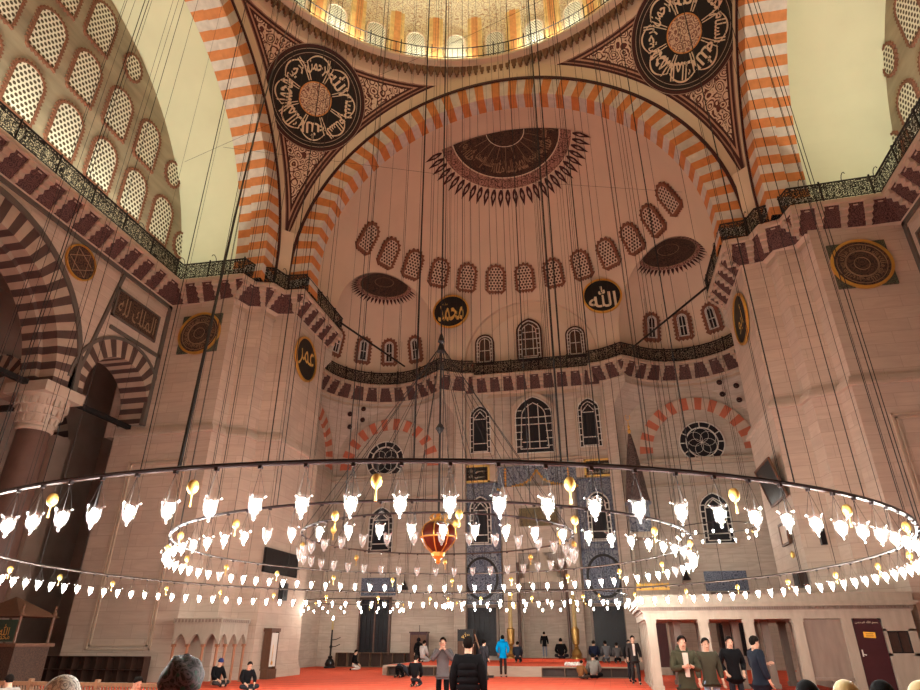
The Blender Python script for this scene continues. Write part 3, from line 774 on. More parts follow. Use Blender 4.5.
# ------------------------------------------------------------------ hanging calligraphy roundels in the apse
for s, txt, lab in ((-1, ar('محمد'), 'black roundel with gold lettering and gilt rim, left of the apse windows'), (1, '\ufdf2', 'black roundel with cream lettering and gilt rim, right of the apse windows')):
    t = thing('calligraphy_roundel', lab, 'roundel', (s * 5.72, 21.72, 24.5)); R = Matrix.Rotation(PI / 2, 3, 'X')
    m = MB(); m.lathe([(0, .05), (1.3, .05), (1.3, -.05), (0, -.05)], 48, M_=R); m.build('disc', 'black_paint', t)
    m = MB(); m.lathe([(1.3, -.05), (1.3, .1), (1.43, .1), (1.43, -.05)], 48, M_=R); m.build('rim', 'gold', t, label='gilt rim')
    tv, tf = text_mesh(txt, 1.75 if s > 0 else 1.5, font_bold=.015)
    if tv:
        m = MB(); w_ = max(abs(p[0]) for p in tv); kx = min(1, 1.0 / w_); m.add([(px * kx, -.07, pz - .1) for px, pz in tv], tf)
        if s < 0:
            tv, tf = text_mesh(ar('عليه'), .25); 
            m.add([(px - .45, -.07, pz + .65) for px, pz in tv], tf)
        m.build('lettering', 'gold_paint' if s < 0 else 'cream_paint', t)
    m = MB(); m.tube([(0, .1, 1.35), (0, .9, 2.4)], .03, 5); m.build('bracket', 'iron', t)

# ------------------------------------------------------------------ painted pendentive medallions (follow the spherical surface)
def on_sphere(C, Rr, axis, u, v, a, b, off):
    """tangent-plane coords -> point on sphere"""
    d = (axis * Rr + u * a + v * b).normalized(); return C + d * (Rr - off)
VERSE = [ar(q) for q in ('بسم', 'الله', 'الرحمن', 'الرحيم', 'محمد', 'الملك', 'الله', 'السلام')]
def painted_disc(name, label, C, Rr, axis, rad, ring_r, parts_half=None, center='disc_vines'):
    axis = axis.normalized(); u = V(0, 0, 1).cross(axis).normalized(); v = axis.cross(u); u = -u
    # u points to the viewer's right when looking along +axis
    P0 = C + axis * Rr; t = thing(name, label, 'painted medallion', P0)
    def surf(r0, r1, off, mb, n=72, k=8):
        vs = []
        for j in range(k + 1):
            r = r0 + (r1 - r0) * j / k
            for i in range(n):
                a = 2 * PI * i / n; vs.append(on_sphere(C, Rr, axis, u, v, r * cos(a), r * sin(a), off) - P0)
        mb.add(vs, [(j * n + i, j * n + (i + 1) % n, (j + 1) * n + (i + 1) % n, (j + 1) * n + i) for j in range(k) for i in range(n)])
    m = MB(); surf(0.001, rad, .04, m); m.build('ground', 'maroon_paint', t)
    m = MB(); surf(ring_r * .98, rad * .93, .055, m, k=2); m.build('border_band', 'black_paint', t)
    m = MB(); surf(rad * .985, rad * .995, .06, m, k=1); surf(rad * .9, rad * .91, .065, m, k=1); surf(ring_r, ring_r * 1.012, .065, m, k=1); m.build('border_lines', 'pink_stone', t)
    m = MB(); surf(0.001, ring_r * .97, .055, m); m.build('field', 'black_paint', t)
    m = MB(); surf(0.001, ring_r * .36, .075, m, n=48); m.build('centre_disc', center, t)
    m = MB(); surf(ring_r * .36, ring_r * .39, .08, m, k=1, n=48)
    m.build('centre_ring', 'rib_orange', t)
    m = MB(); k = 8
    for i in range(k):
        a = 2 * PI * i / k + .2
        tv, tf = text_mesh(VERSE[i], ring_r * .38, font_bold=.02)
        w_ = max(abs(p[0]) for p in tv); kx = min(1.2, ring_r * .27 / w_); c_, s_ = cos(a - PI / 2), sin(a - PI / 2); rr = ring_r * .725
        m.add([on_sphere(C, Rr, axis, u, v, px * kx * c_ - py * s_ + rr * cos(a), px * kx * s_ + py * c_ + rr * sin(a), .085) - P0 for px, py in tv], tf)
        # tall strokes that fan from the centre
        for da in (-.16, -.05, .06, .17):
            b = a + da + PI / k; pts = []
            for q in range(7):
                r = ring_r * (.42 + .42 * q / 6); pts.append(on_sphere(C, Rr, axis, u, v, r * cos(b), r * sin(b), .085) - P0)
            if abs(da) < .1: m.tube(pts, .035, 4)
        pts = []
        for q in range(15):
            th = PI * q / 14; rr2 = ring_r * (.80 + .15 * sin(th)); b = a + PI / k * (-.95 + 1.9 * q / 14)
            pts.append(on_sphere(C, Rr, axis, u, v, rr2 * cos(b), rr2 * sin(b), .085) - P0)
        m.tube(pts, [.02 + .035 * sin(PI * q / 14) for q in range(15)], 4)
    m.build('lettering', 'cream_paint', t)
    return t
for s in (-1, 1):
    painted_disc('pendentive_medallion', 'large black painted medallion with cream radial Arabic lettering, %s pendentive' % ('left' if s < 0 else 'right'), V(0, CY, 22.0), 18.62, V(s * 10.85, 10.55, 10.05), 3.25, 2.68)
# half medallion on the crown of the semidome
C0, R0 = V(0, 12.1, 21.5), 12.4; ctr = V(0, 13.35, 33.83)
t = thing('semidome_medallion', 'half-round dark painted medallion with a fringe of pointed leaves on the semidome crown', 'painted medallion', ctr)
def sd(x, y, off): 
    q = V(x, y + 13.35 - 12.1, 0); d = V(q.x, q.y, sqrt(R0 * R0 - q.x ** 2 - q.y ** 2)); return C0 + d.normalized() * (R0 - off) - ctr
def half(mb, r0, r1, off, n=48, k=6):
    vs = [sd((r0 + (r1 - r0) * j / k) * cos(PI * i / n), (r0 + (r1 - r0) * j / k) * sin(PI * i / n), off) for j in range(k + 1) for i in range(n + 1)]
    mb.add(vs, [(j * (n + 1) + i, j * (n + 1) + i + 1, (j + 1) * (n + 1) + i + 1, (j + 1) * (n + 1) + i) for j in range(k) for i in range(n)])
m = MB(); half(m, .01, 3.75, .05); m.build('field', 'medallion_pattern', t)
m = MB(); half(m, 3.75, 4.6, .05, k=2); m.build('border_band', 'band_vines', t)
m = MB(); half(m, 3.72, 3.8, .07, k=1); half(m, 1.3, 1.36, .07, k=1); half(m, 4.55, 4.62, .07, k=1); m.build('border_lines', 'cream_paint', t)
m = MB()
for i in range(29):
    a = PI * (i + .5) / 29
    def pt(r, da): return sd(r * cos(a + da), r * sin(a + da), .06)
    m.add([pt(4.62, -.012), pt(4.85, -.035), pt(5.2, -.04), pt(5.85, 0), pt(5.2, .04), pt(4.85, .035), pt(4.62, .012)], [(0, 1, 2, 3, 4, 5, 6)])
for i in range(29):
    a = PI * (i + .5) / 29
    m.add([sd(4.9 * cos(a), 4.9 * sin(a), .08), sd(5.1 * cos(a - .018), 5.1 * sin(a - .018), .08), sd(5.4 * cos(a), 5.4 * sin(a), .08), sd(5.1 * cos(a + .018), 5.1 * sin(a + .018), .08)], [(0, 1, 2, 3)], 1)
m.build('leaf_fringe', ['maroon_paint', 'apse_white'], t)
m = MB()
for i in range(11):
    a = PI * (i + .5) / 11; tv, tf = text_mesh(VERSE[i % 8], 1.0, font_bold=.01); w_ = max(abs(p[0]) for p in tv); kx = min(1.1, .40 / w_); c_, s_ = cos(a + PI / 2), sin(a + PI / 2)
    m.add([sd(px * kx * c_ - py * s_ + 2.9 * cos(a), px * kx * s_ + py * c_ + 2.9 * sin(a), .08) for px, py in tv], tf)
    m.tube([sd(r * cos(a + .12), r * sin(a + .12), .08) for r in (1.4, 1.9, 2.4)], .02, 4)
m.build('lettering', 'dim_letter', t)
# fan medallions of the exedrae
for s in (-1, 1):
    C1, R1 = V(s * 10.6, 19.6, 21.6), 4.93
    rad_ = V(s * .816, .578, 0); tan_ = V(s * .578, -.816, 0); P0 = C1 + V(0, 0, R1)
    t = thing('exedra_medallion', 'dark painted medallion with leaf fringe on the crown of the %s exedra dome' % ('left' if s < 0 else 'right'), 'painted medallion', P0)
    def ex(a, b, off):
        """a along the opening, b outwards; cut off at the opening arch"""
        b = max(b - .15, -1.45); d = tan_ * a + rad_ * b; h = sqrt(max(.2, R1 * R1 - d.length_squared)); return (d + V(0, 0, h)).normalized() * (R1 - off) - V(0, 0, R1)
    def fan(mb, r0, r1, off, n=48, k=8):
        vs = [ex((r0 + (r1 - r0) * j / k) * cos(2 * PI * i / n), (r0 + (r1 - r0) * j / k) * sin(2 * PI * i / n), off) for j in range(k + 1) for i in range(n)]
        mb.add(vs, [(j * n + i, j * n + (i + 1) % n, (j + 1) * n + (i + 1) % n, (j + 1) * n + i) for j in range(k) for i in range(n)])
    m = MB(); fan(m, .01, 1.85, .04); m.build('field', 'medallion_pattern', t)
    m = MB(); fan(m, 1.85, 2.1, .04, k=1); m.build('border_band', 'band_vines', t)
    m = MB(); fan(m, 1.82, 1.86, .055, k=1); fan(m, .7, .74, .055, k=1); m.build('border_lines', 'dim_letter', t)
    m = MB()
    for i in range(46):
        a = 2 * PI * i / 46
        if 2.2 * sin(a) - .15 < -1.2: continue
        m.add([ex(r * cos(a + d), r * sin(a + d), .05) for r, d in ((2.1, -.05), (2.25, -.045), (2.6, 0), (2.25, .045), (2.1, .05))], [(0, 1, 2, 3, 4)])
    m.build('leaf_fringe', 'maroon_paint', t)

# ------------------------------------------------------------------ gallery round the hall
def arc(cx, cy, r, a0, a1, n): return [(cx + r * cos(math.radians(a0 + (a1 - a0) * i / n)), cy + r * sin(math.radians(a0 + (a1 - a0) * i / n))) for i in range(n + 1)]
side = [(17.6, -17.0), (17.6, 6.35), (13.85, 6.5), (13.6, 7.45), (12.7, 7.75), (12.45, 8.6), (11.3, 8.75), (11.3, 14.3)]
exed = arc(10.6, 19.6, 4.15, -65, 128, 22)
S_arc = [(11.66 * sin(a), 12.1 + 11.66 * cos(a)) for a in (.60, .55, .50, .45)]
half_path = side + [(12.6, 15.2)] + exed[1:] + S_arc + [(4.25, 22.75), (4.25, 23.25)]
ZB, ZT = 19.62, 20.62
def offs(path, d):
    o = []
    for i, p in enumerate(path):
        a = path[max(i - 1, 0)]; b = path[min(i + 1, len(path) - 1)]
        def nrm(p, q):
            L = math.hypot(q[0] - p[0], q[1] - p[1]) or 1; return ((q[1] - p[1]) / L, -(q[0] - p[0]) / L)
        n1 = nrm(a, p) if i > 0 else nrm(p, b); n2 = nrm(p, b) if i < len(path) - 1 else n1
        x, y = n1[0] + n2[0], n1[1] + n2[1]; L = math.hypot(x, y) or 1; x, y = x / L, y / L; k = 1 / max(.45, x * n1[0] + y * n1[1])
        o.append((p[0] + x * d * k, p[1] + y * d * k))
    return o
full = [(-x, y) for x, y in half_path[::-1]][::-1]
left_path = [(-x, y) for x, y in half_path]
path = left_path + half_path[::-1]          # from left rear, round the apse, to right rear
inner = offs(path, -.75)                       # towards the wall
m = MB()
n = len(path)
def strip(a, za, b, zb, mi):
    m.add([(x, y, za) for x, y in a] + [(x, y, zb) for x, y in b], [(i, i + 1, n + i + 1, n + i) for i in range(n - 1)], mi)
lip = offs(path, .06)
strip(lip, 19.42, lip, ZB, 0); strip(lip, ZB, offs(path, -1.2), ZB + .02, 0); strip(offs(path, -.06), 19.38, lip, 19.42, 0)
strip(inner, 18.45, offs(path, -.35), 18.95, 1); strip(offs(path, -.35), 18.95, offs(path, -.06), 19.38, 1)
strip(offs(path, -.82), 18.3, offs(path, -.66), 18.46, 0); strip(offs(path, -.82), 18.3, inner, 18.0, 0)
# corbels
acc = 0; step = 1.0
for i in range(n - 1):
    p, q = V(*path[i], 0), V(*path[i + 1], 0); L = (q - p).length
    if L < 1e-4: continue
    d = (q - p) / L; nn = V(d.y, -d.x, 0)        # outward (away from wall)
    k = step - acc if acc else step * .5
    while k < L:
        c = p + d * k; ang = math.atan2(d.y, d.x)
        R = Matrix.Rotation(ang, 3, 'Z')
        for (o_, z, ww, dd, hh) in ((-.13, 19.28, .36, .3, .26), (-.32, 19.06, .31, .3, .26), (-.50, 18.82, .27, .28, .26), (-.66, 18.6, .23, .2, .22)):
            m.box(tuple(c + nn * o_ + V(0, 0, z)), (ww, dd, hh), 2, M_=R)
        m.box(tuple(c + d * .5 + nn * -.2 + V(0, 0, 19.33)), (.2, .2, .12), 2, M_=R)
        k += step
    acc = (L - (k - step)) % step
    if L < step * .4: acc = 0
m.build(trim(), ['pink_stone', 'soffit_pattern', 'pink_stone'], **STR)
# iron balustrade
bal = empty('balustrade', (0, 0, 0)); bal['label'] = 'black wrought iron railing running along the whole upper gallery'; bal['category'] = 'railing'
m = MB()
for z, r in ((ZT, .045), (ZB + .1, .03), (ZB + .82, .02)): m.tube([(x, y, z) for x, y in path], r, 6)
m.build('rail', 'iron', bal)
m = MB(); L_ = [0]
for i in range(n - 1): L_.append(L_[-1] + math.hypot(path[i + 1][0] - path[i][0], path[i + 1][1] - path[i][1]))
m.add([(x, y, ZB + .08) for x, y in path] + [(x, y, ZT) for x, y in path], [(i, i + 1, n + i + 1, n + i) for i in range(n - 1)])
m.build('openwork_panel', 'railing_lace', bal)
m = MB(); k = 0; 
d_ = 0
for i in range(n - 1):
    a, b = V(*path[i], 0), V(*path[i + 1], 0); L = (b - a).length
    while d_ < L:
        p = a + (b - a) * (d_ / max(L, 1e-6)); m.tube([(p.x, p.y, ZB), (p.x, p.y, ZT + (.04 if k % 8 else .12))], .045 if k % 8 == 0 else .013, 5); k += 1; d_ += .26
    d_ -= L
m.build('post', 'iron', bal, kind='stuff', label='iron uprights')
# curled iron hooks on the railing
for (x, y) in ((-17.5, 6.3), (-15.6, 6.4), (-12.4, 8.5), (-11.3, 12.0), (17.5, 6.3), (16.2, 6.4), (14.4, 6.5), (12.4, 8.5), (11.3, 11.0), (-17.6, 0), (-17.6, 3)):
    m = MB(); pts = [(0, 0, 0), (0, 0, .7)] + [(0 , -.22 + .22 * cos(a), .7 + .25 * sin(a)) for a in (0.5, 1.1, 1.7, 2.3, 2.9)]
    m.tube(pts, .018, 5); o = m.build('lamp_hook', 'iron', loc=None); o.location = (x, y, ZB + .3); tag(o, 'thin curled iron lamp hook standing up from the gallery railing', 'hook', 'curled hooks on the gallery railing')
# dome railing
dr = empty('dome_railing', (0, CY, 36.0)); dr['label'] = 'thin black iron railing round the foot of the main dome'; dr['category'] = 'railing'
m = MB()
for z, r in ((.95, .035), (.1, .03)): m.tube([(12.93 * cos(2 * PI * i / 96), 12.93 * sin(2 * PI * i / 96), z) for i in range(96)], r, 5, closed=True)
m.build('rail', 'iron', dr)
m = MB()
for i in range(240):
    a = 2 * PI * i / 240; m.tube([(12.93 * cos(a), 12.93 * sin(a), 0), (12.93 * cos(a), 12.93 * sin(a), .95 if i % 6 else 1.25)], .022 if i % 6 else .04, 4)
m.build('post', 'iron', dr, kind='stuff')

# ------------------------------------------------------------------ side walls with arcades
def wall_arches(name, X, Xb, ya, yb, ztop, arches, zspring, mat):
    """wall in plane x=X back to Xb, arches=(yc, r): open below the arch"""
    ys = [ya]
    for yc, r, z0_ in arches:
        ys += [yc - r] + [yc - r * cos(PI * i / 24) for i in range(1, 24)] + [yc + r]
    ys += [yb]; ys = sorted(set(round(y, 5) for y in ys))
    def zb(y0, y1):
        ym = (y0 + y1) / 2
        for yc, r, z0_ in arches:
            if abs(ym - yc) < r: return [z0_ + sqrt(max(0, r * r - (y - yc) ** 2)) for y in (y0, y1)]
        return [zspring, zspring] if True else [0, 0]
    m = MB()
    for y0, y1 in zip(ys, ys[1:]):
        z0, z1 = zb(y0, y1)
        for x in (X, Xb): m.add([(x, y0, z0), (x, y1, z1), (x, y1, ztop), (x, y0, ztop)], [(0, 1, 2, 3)])
        m.add([(X, y0, z0), (X, y1, z1), (Xb, y1, z1), (Xb, y0, z0)], [(0, 1, 2, 3)])
    m.add([(X, ya, ztop), (X, yb, ztop), (Xb, yb, ztop), (Xb, ya, ztop)], [(0, 1, 2, 3)])
    return m.build(name, mat, uv='box', **STR)
for s in (-1, 1):
    sd_ = 'left' if s < 0 else 'right'
    wall_arches('wall_%s' % sd_, s * 18.4, s * 19.9, -16.0, 7.6, 19.6, ((4.85, 2.15, 12.05), (CY, 5.25, 11.45), (-13.0, 2.15, 12.05)), 11.45, 'ashlar')
    arch_ring(trim(), (s * 18.4, CY, 11.45), (0, 1, 0), (s, 0, 0), 5.2, 6.25, -.06, 1.5, 49, ('dark_voussoir', 'light_voussoir'), **STR)
    arch_ring(trim(), (s * 19.1, CY, 11.45), (0, 1, 0), (s, 0, 0), 5.0, 5.25, 0, .85, 49, ('dark_voussoir', 'light_voussoir'), **STR)
    for yc in (4.85, -13.0):
        arch_ring(trim(), (s * 18.4, yc, 12.05), (0, 1, 0), (s, 0, 0), 2.1, 2.95, -.06, 1.5, 27, a0=-.24, a1=PI + .24, mats=('dark_voussoir', 'light_voussoir'), **STR)
    m = MB()
    band_ring(m, (s * 18.4, CY, 11.45), (0, 1, 0), (s, 0, 0), 6.25, 6.5, -.14, .1, 64)
    band_ring(m, (s * 18.4, 4.85, 12.05), (0, 1, 0), (s, 0, 0), 2.95, 3.1, -.12, .1, 32)
    xx = sorted((s * 18.3, s * 18.5))
    m.bb(*xx, -16, 7.1, 18.2, 18.4); m.bb(*xx, 6.85, 7.1, 11.45, 18.4); m.bb(*xx, 3.3, 7.0, 15.2, 15.38)
    m.add([(x, y, z) for x in xx for y, z in ((2.2, 12.6), (2.36, 12.6), (3.42, 18.25), (3.22, 18.25))], [(0, 1, 2, 3), (7, 6, 5, 4), (0, 4, 5, 1), (1, 5, 6, 2), (2, 6, 7, 3), (3, 7, 4, 0)])
    m.build(trim(), 'moulding', **STR)
    # rosette and oblong board in the spandrel
    t = thing('calligraphy_rosette', 'small round dark rosette in the spandrel of the %s arcade wall' % sd_, 'medallion', (s * 18.36, .7, 17.25)); R = Matrix.Rotation(-s * PI / 2, 3, 'Y')
    m = MB(); m.lathe([(0, .05), (.78, .05), (.78, 0)], 40, M_=R); m.build('disc', 'medallion_pattern', t)
    m = MB(); m.lathe([(.78, 0), (.78, .1), (.86, .1), (.86, 0)], 40, M_=R); m.build('rim', 'gold', t)
    m = MB()
    for k in range(6):
        a = k * PI / 3; b = a + 2 * PI / 3; m.tube([(-s * .07, .7 * cos(a), .7 * sin(a)), (-s * .07, .7 * cos(b), .7 * sin(b))], .018, 4)
    m.build('star_lines', 'dim_letter', t)
    t = thing('inscription_board', 'long dark board with raised Arabic lettering high on the %s arcade wall' % sd_, 'inscription board', (s * 18.36, 4.75, 16.6))
    xa = sorted((0, -s * .06)); m = MB(); m.bb(*xa, -1.5, 1.5, -.68, .68); m.build('panel', 'medallion_pattern', t)
    m = MB(); xb = sorted((0, -s * .1))
    for a, b, c, d in ((-1.6, 1.6, .68, .76), (-1.6, 1.6, -.76, -.68), (-1.6, -1.5, -.76, .76), (1.5, 1.6, -.76, .76)): m.bb(*xb, a, b, c, d)
    m.build('frame', 'moulding', t)
    tv, tf = text_mesh(ar('الملك لله'), 1.0)
    if tv:
        w_ = max(abs(p[0]) for p in tv); m = MB(); m.add([(-s * .09, (1 if s < 0 else -1) * px * min(1.3, 1.35 / w_), pz) for px, pz in tv], tf); m.build('lettering', 'dim_letter', t)
    # columns
    for yc in (1.72, -9.9):
        t = thing('stone_column', 'dark stone column with pale carved capital under the %s arcade, %s' % (sd_, 'nearer the qibla pier' if yc > 0 else 'further from the qibla pier'), 'column', (s * 19.15, yc, 0))
        m = MB(); m.lathe([(.72, .55), (.70, 5), (.62, 9.55)], 28); m.build('shaft', 'column_stone', t, smooth=True)
        m = MB(); m.box((0, 0, .15), (1.9, 1.9, .3)); m.lathe([(.9, .3), (.92, .38), (.78, .5), (.78, .55)], 28); m.build('base', 'pale_stone', t)
        m = MB(); m.lathe([(.63, 9.5), (.7, 9.55), (.7, 9.65), (.66, 9.7), (.72, 10.0), (.9, 10.5), (1.02, 11.0)], 28)
        for k in range(3):
            for i in range(16 + 4 * k):
                a = 2 * PI * (i + .5 * (k % 2)) / (16 + 4 * k); r = .70 + .12 * k; z = 9.95 + k * .36
                m.box((r * cos(a), r * sin(a), z), (.16, .17, .28), rz=a)
        m.box((0, 0, 11.22), (2.1, 2.1, .46)); m.build('capital', 'pale_stone', t)
    # tie beams
    for yc, a, b in ((0, 2.5, 7.0), (0, -9, .9)):
        m = MB(); m.bb(s * 19.05, s * 19.3, a, b, 11.3, 11.5); tag(m.build('tie_beam', 'iron'), 'dark iron tie beam spanning the %s arch of the %s arcade' % ('small' if b > 5 else 'large', sd_), 'beam')
    m = MB(); m.bb(s * 19.3, s * 27, 1.62, 1.8, 10.6, 10.85); tag(m.build('tie_beam', 'iron'), 'dark beam crossing the %s side aisle from the column to the wall' % sd_, 'beam')
    # side aisle
    X1 = s * 27.0
    m = MB(); a, b = sorted((X1, X1 + s * .5)); m.bb(a, b, -17, 15, 0, 19.3); m.bb(min(s * 19.9, X1), max(s * 19.9, X1), 13.9, 14.4, 0, 19.3)
    m.bb(min(s * 19.9, X1), max(s * 19.9, X1), -17.5, -17, 0, 19.3)
    m.build('wall_%s_aisle' % sd_, 'aisle_stone', **STR)
    m = MB(); m.bb(min(s * 19.9, X1), max(s * 19.9, X1), -17, 14, 19.0, 19.4); m.build('ceiling_%s_aisle' % sd_, 'aisle_stone', **STR)
    for yc in (CY, 6.5):
        arch_ring(trim(), (X1, yc, 11.0), (0, 1, 0), (-s, 0, 0), 3.9, 4.7, -.05, .3, 37, ('dark_voussoir', 'pink_stone'), **STR)
    for x, w in ((s * 19.9, 1), (s * 23.4, 1)):
        arch_ring(trim(), (x + s * 1.9, 1.7, 11.0), (s, 0, 0), (0, 1, 0), 1.55, 2.15, -.4, .4, 21, ('dark_voussoir', 'light_voussoir'), **STR)
    m = MB()
    for (a, b) in ((19.9, 20.9), (26.2, 27)): m.bb(min(s * a, s * b), max(s * a, s * b), 1.1, 2.2, 0 if a > 25 else 11.0, 11.0 if a > 25 else 12)
    m.bb(min(s * 24, s * 24.6), max(s * 24, s * 24.6), 7.5, 8.5, 0, 11.5)
    m.build(trim(), 'aisle_stone', **STR)
    # dark gridded window at the end of the aisle, beside the pier
    win_i[0] += 1; m = MB(); m.bb(min(s * 20.3, s * 23.2), max(s * 20.3, s * 23.2), 13.8, 13.9, .8, 10.5)
    arc_ = [(s * 21.75 + 1.45 * cos(PI * i / 16), 13.8, 10.5 + 1.45 * sin(PI * i / 16)) for i in range(17)]; m.add(arc_, [tuple(range(17))])
    p = m.build('window_%d' % win_i[0], 'glass_dark', **STR)
    g = MB()
    for k in range(5): x = s * (20.5 + k * .65); g.bb(x - .03, x + .03, 13.72, 13.78, .8, 11.0)
    for k in range(14): g.bb(min(s * 20.3, s * 23.2), max(s * 20.3, s * 23.2), 13.72, 13.78, 1.2 + k * .75, 1.25 + k * .75)
    g.build('window_grille', 'moulding', p)
# rear of the hall, behind the camera
m = MB(); m.bb(-27, 27, -32.5, -32, 0, 36); m.bb(-20, -12, -32, -17.4, 0, 19.6); m.bb(12, 20, -32, -17.4, 0, 19.6); m.build('wall_back', 'plaster_ivory', uv='box', **STR)
m = MB(); m.bb(-20, 20, -32, -18.5, 34.2, 34.6); m.build('ceiling_back', 'plaster_pink', **STR)
# ------------------------------------------------------------------ lights the hall has
def area(name, loc, dirv, sx, sy, e, col, xax=(0, 1, 0)):
    l = bpy.data.lights.new(name, 'AREA'); l.shape = 'RECTANGLE'; l.size = sx; l.size_y = sy; l.energy = e; l.color = col
    o = bpy.data.objects.new(name, l); o.location = loc; z_ = -V(*dirv).normalized(); x_ = V(*xax); x_ = (x_ - z_ * x_.dot(z_)).normalized(); y_ = z_.cross(x_); o.rotation_euler = Matrix((x_, y_, z_)).transposed().to_euler(); COL.objects.link(o); return o
for s in (-1, 1):
    for y in (-14, -8.5, -3, 2.5):
        a = area('gallery_floodlight', (s * 18.5, y, 19.8), (s * .3, 0, 1), 5.4, .3, 430, (1.0, .97, .76)); tag(a, 'long warm floodlight lying on the %s gallery floor behind the railing' % ('left' if s < 0 else 'right'), 'light', 'gallery floodlights on the %s' % ('left' if s < 0 else 'right'))
for k in range(12):
    a_ = 2 * PI * (k + .5) / 12; a = area('dome_floodlight', (13.15 * cos(a_), 13.15 * sin(a_) + CY, 36.12), (-.25 * cos(a_), -.25 * sin(a_), 1), 4.0, .25, 330, (1.0, .97, .78), (-sin(a_), cos(a_), 0)); tag(a, 'warm floodlight strip on the ledge at the foot of the dome', 'light', 'dome ledge floodlights')
def flood(loc, d, e, lab):
    t = thing('floodlight', lab, 'light', loc)
    m = MB(); R = V(*d).to_track_quat('Z', 'Y').to_matrix(); m.lathe([(.05, -.12), (.12, 0)], 12, M_=R); m.build('housing', 'iron', t)
    m = MB(); m.lathe([(0, .0), (.11, .0)], 12, M_=R); m.build('lens', 'flood', t)
for i, (x, y, z) in enumerate(((-13.9, 17.0, 20.95), (-13.85, 17.3, 20.7), (-13.8, 17.6, 20.4), (-13.6, 17.8, 20.1))):
    flood((x, y, z), (.6, -.7, -.4), 1, 'small bright floodlight clamped to the railing of the left exedra, %s of four' % ('topmost', 'second', 'third', 'lowest')[i])

# ------------------------------------------------------------------ platform and shelves before the qibla wall
m = MB(); m.bb(-7.3, 5.0, 14.65, 23.95, .02, .45); m.build('floor_platform', 'carpet', **STR)
m = MB(); m.bb(-7.3, 5.0, 14.5, 14.65, 0, .45); m.bb(-7.45, -7.3, 14.5, 23.9, 0, .45); m.build(trim(), 'ashlar_panel', uv='box', **STR)
m = MB(); m.bb(-2.4, 2.4, 21.2, 23.6, .45, .6); o = m.build('floor_step', 'carpet', **STR)
def shelf(x0, x1, y, z0, h, d, cols, rows, label, mat='shelf_wood'):
    t = thing('low_shelf', label, 'shelf', ((x0 + x1) / 2, y, z0)); w = abs(x1 - x0) / 2
    m = MB()
    m.bb(-w, w, -d / 2, d / 2, h - .03, h); m.bb(-w, w, -d / 2, d / 2, 0, .03); m.bb(-w, w, d / 2 - .02, d / 2, 0, h)
    m.build('carcass', mat, t)
    m = MB()
    for i in range(cols + 1): x = -w + 2 * w * i / cols; m.bb(x - .015, x + .015, -d / 2, d / 2, .03, h - .03)
    m.build('divider', mat, t, kind='stuff')
    if rows > 1:
        m = MB()
        for j in range(1, rows): m.bb(-w, w, -d / 2, d / 2, h * j / rows - .01, h * j / rows + .01)
        m.build('shelf_board', mat, t)
    m = MB(); m.bb(-w + .02, w - .02, d / 2 - .03, d / 2 - .02, .03, h - .03); m.build('back_panel', 'dark_wood', t)
    return t
shelf(-13.9, -7.6, 24.1, 0, .85, .4, 8, 1, 'long low wooden shelf against the wall below the left ground window')
shelf(-7.1, -3.9, 14.3, 0, .42, .36, 4, 1, 'low brown wooden shelf in front of the platform, left end')
shelf(.6, 4.9, 14.3, 0, .42, .36, 4, 1, 'low brown wooden shelf in front of the platform, right end')
shelf(-19.6, -14.6, 5.8, 0, 1.0, .4, 9, 2, 'long dark shoe shelf with two rows at the foot of the left pier', 'dark_wood')
# ------------------------------------------------------------------ mahfil (marble tribune) on the right
t = thing('marble_tribune', 'low pale marble prayer tribune on square pillars at the foot of the right pier', 'tribune', (5.07, 6.2, 0)); t.scale = (1.05, .86, 1.02)
X0, Y0 = 5.0, 5.0
def foot(g, z0, z1, mb, x1=13.35, y1=11.9):
    pl = [(5.05 - g, 5.0 - g), (x1 + g, 5.0 - g), (x1 + g, 6.78), (11.68, 6.78), (11.68, y1 + g), (5.05 - g, y1 + g)]
    mb.prism([(x - X0, y - Y0) for x, y in pl], z0, z1)
m = MB(); foot(.0, 2.22, 2.45, m); foot(.05, 2.45, 2.5, m); foot(.16, 2.62, 2.68, m); foot(.22, 2.68, 2.76, m); foot(.12, 2.76, 3.02, m)
m.build('entablature', 'loge_marble', t)
m = MB(); foot(.08, 2.5, 2.62, m)
for i in range(110):
    x = 5.0 + i * .076
    m.bb(x - X0, x + .04 - X0, -.17, -.05, 2.53, 2.61)
for i in range(84): y = 5.0 + i * .08; m.bb(-.13, -.02, y - Y0, y + .042 - Y0, 2.53, 2.61)
m.build('dentil_course', 'loge_dark_marble', t)
def pillar(x, y, w=.3, mat='loge_marble', h=2.22):
    m = MB(); m.box((x - X0, y - Y0, h / 2), (w, w, h)); m.box((x - X0, y - Y0, .08), (w + .08, w + .08, .16)); m.box((x - X0, y - Y0, h - .05), (w + .06, w + .06, .1)); m.build('pillar', mat, t)
for x in (5.28, 6.98, 8.42, 9.94): pillar(x, 5.18, .3)
for y in (6.5, 7.8, 9.1, 10.4, 11.7): pillar(5.28, y, .28)
for x in (6.3, 7.3, 8.3, 9.3, 10.3):
    for y in (7.4, 9.6): pillar(x, y, .24, 'loge_dark_marble')
m = MB(); m.bb(10.1 - X0, 11.25 - X0, .12, .22, .45, 2.2); m.bb(10.1 - X0, 11.25 - X0, .06, .3, .38, .46); m.build('closing_slab', 'loge_dark_marble', t)
m = MB(); m.bb(11.25 - X0, 11.55 - X0, 0, .3, 0, 2.22); m.bb(12.42 - X0, 13.35 - X0, 0, 1.7, 0, 1.18); m.bb(12.42 - X0, 13.35 - X0, 0, 1.7, 1.84, 2.22); m.bb(13.12 - X0, 13.35 - X0, 0, 1.7, 1.1, 1.9); m.bb(12.42 - X0, 12.5 - X0, 0, 1.7, 1.1, 1.9); m.build('side_wall', 'loge_marble', t)
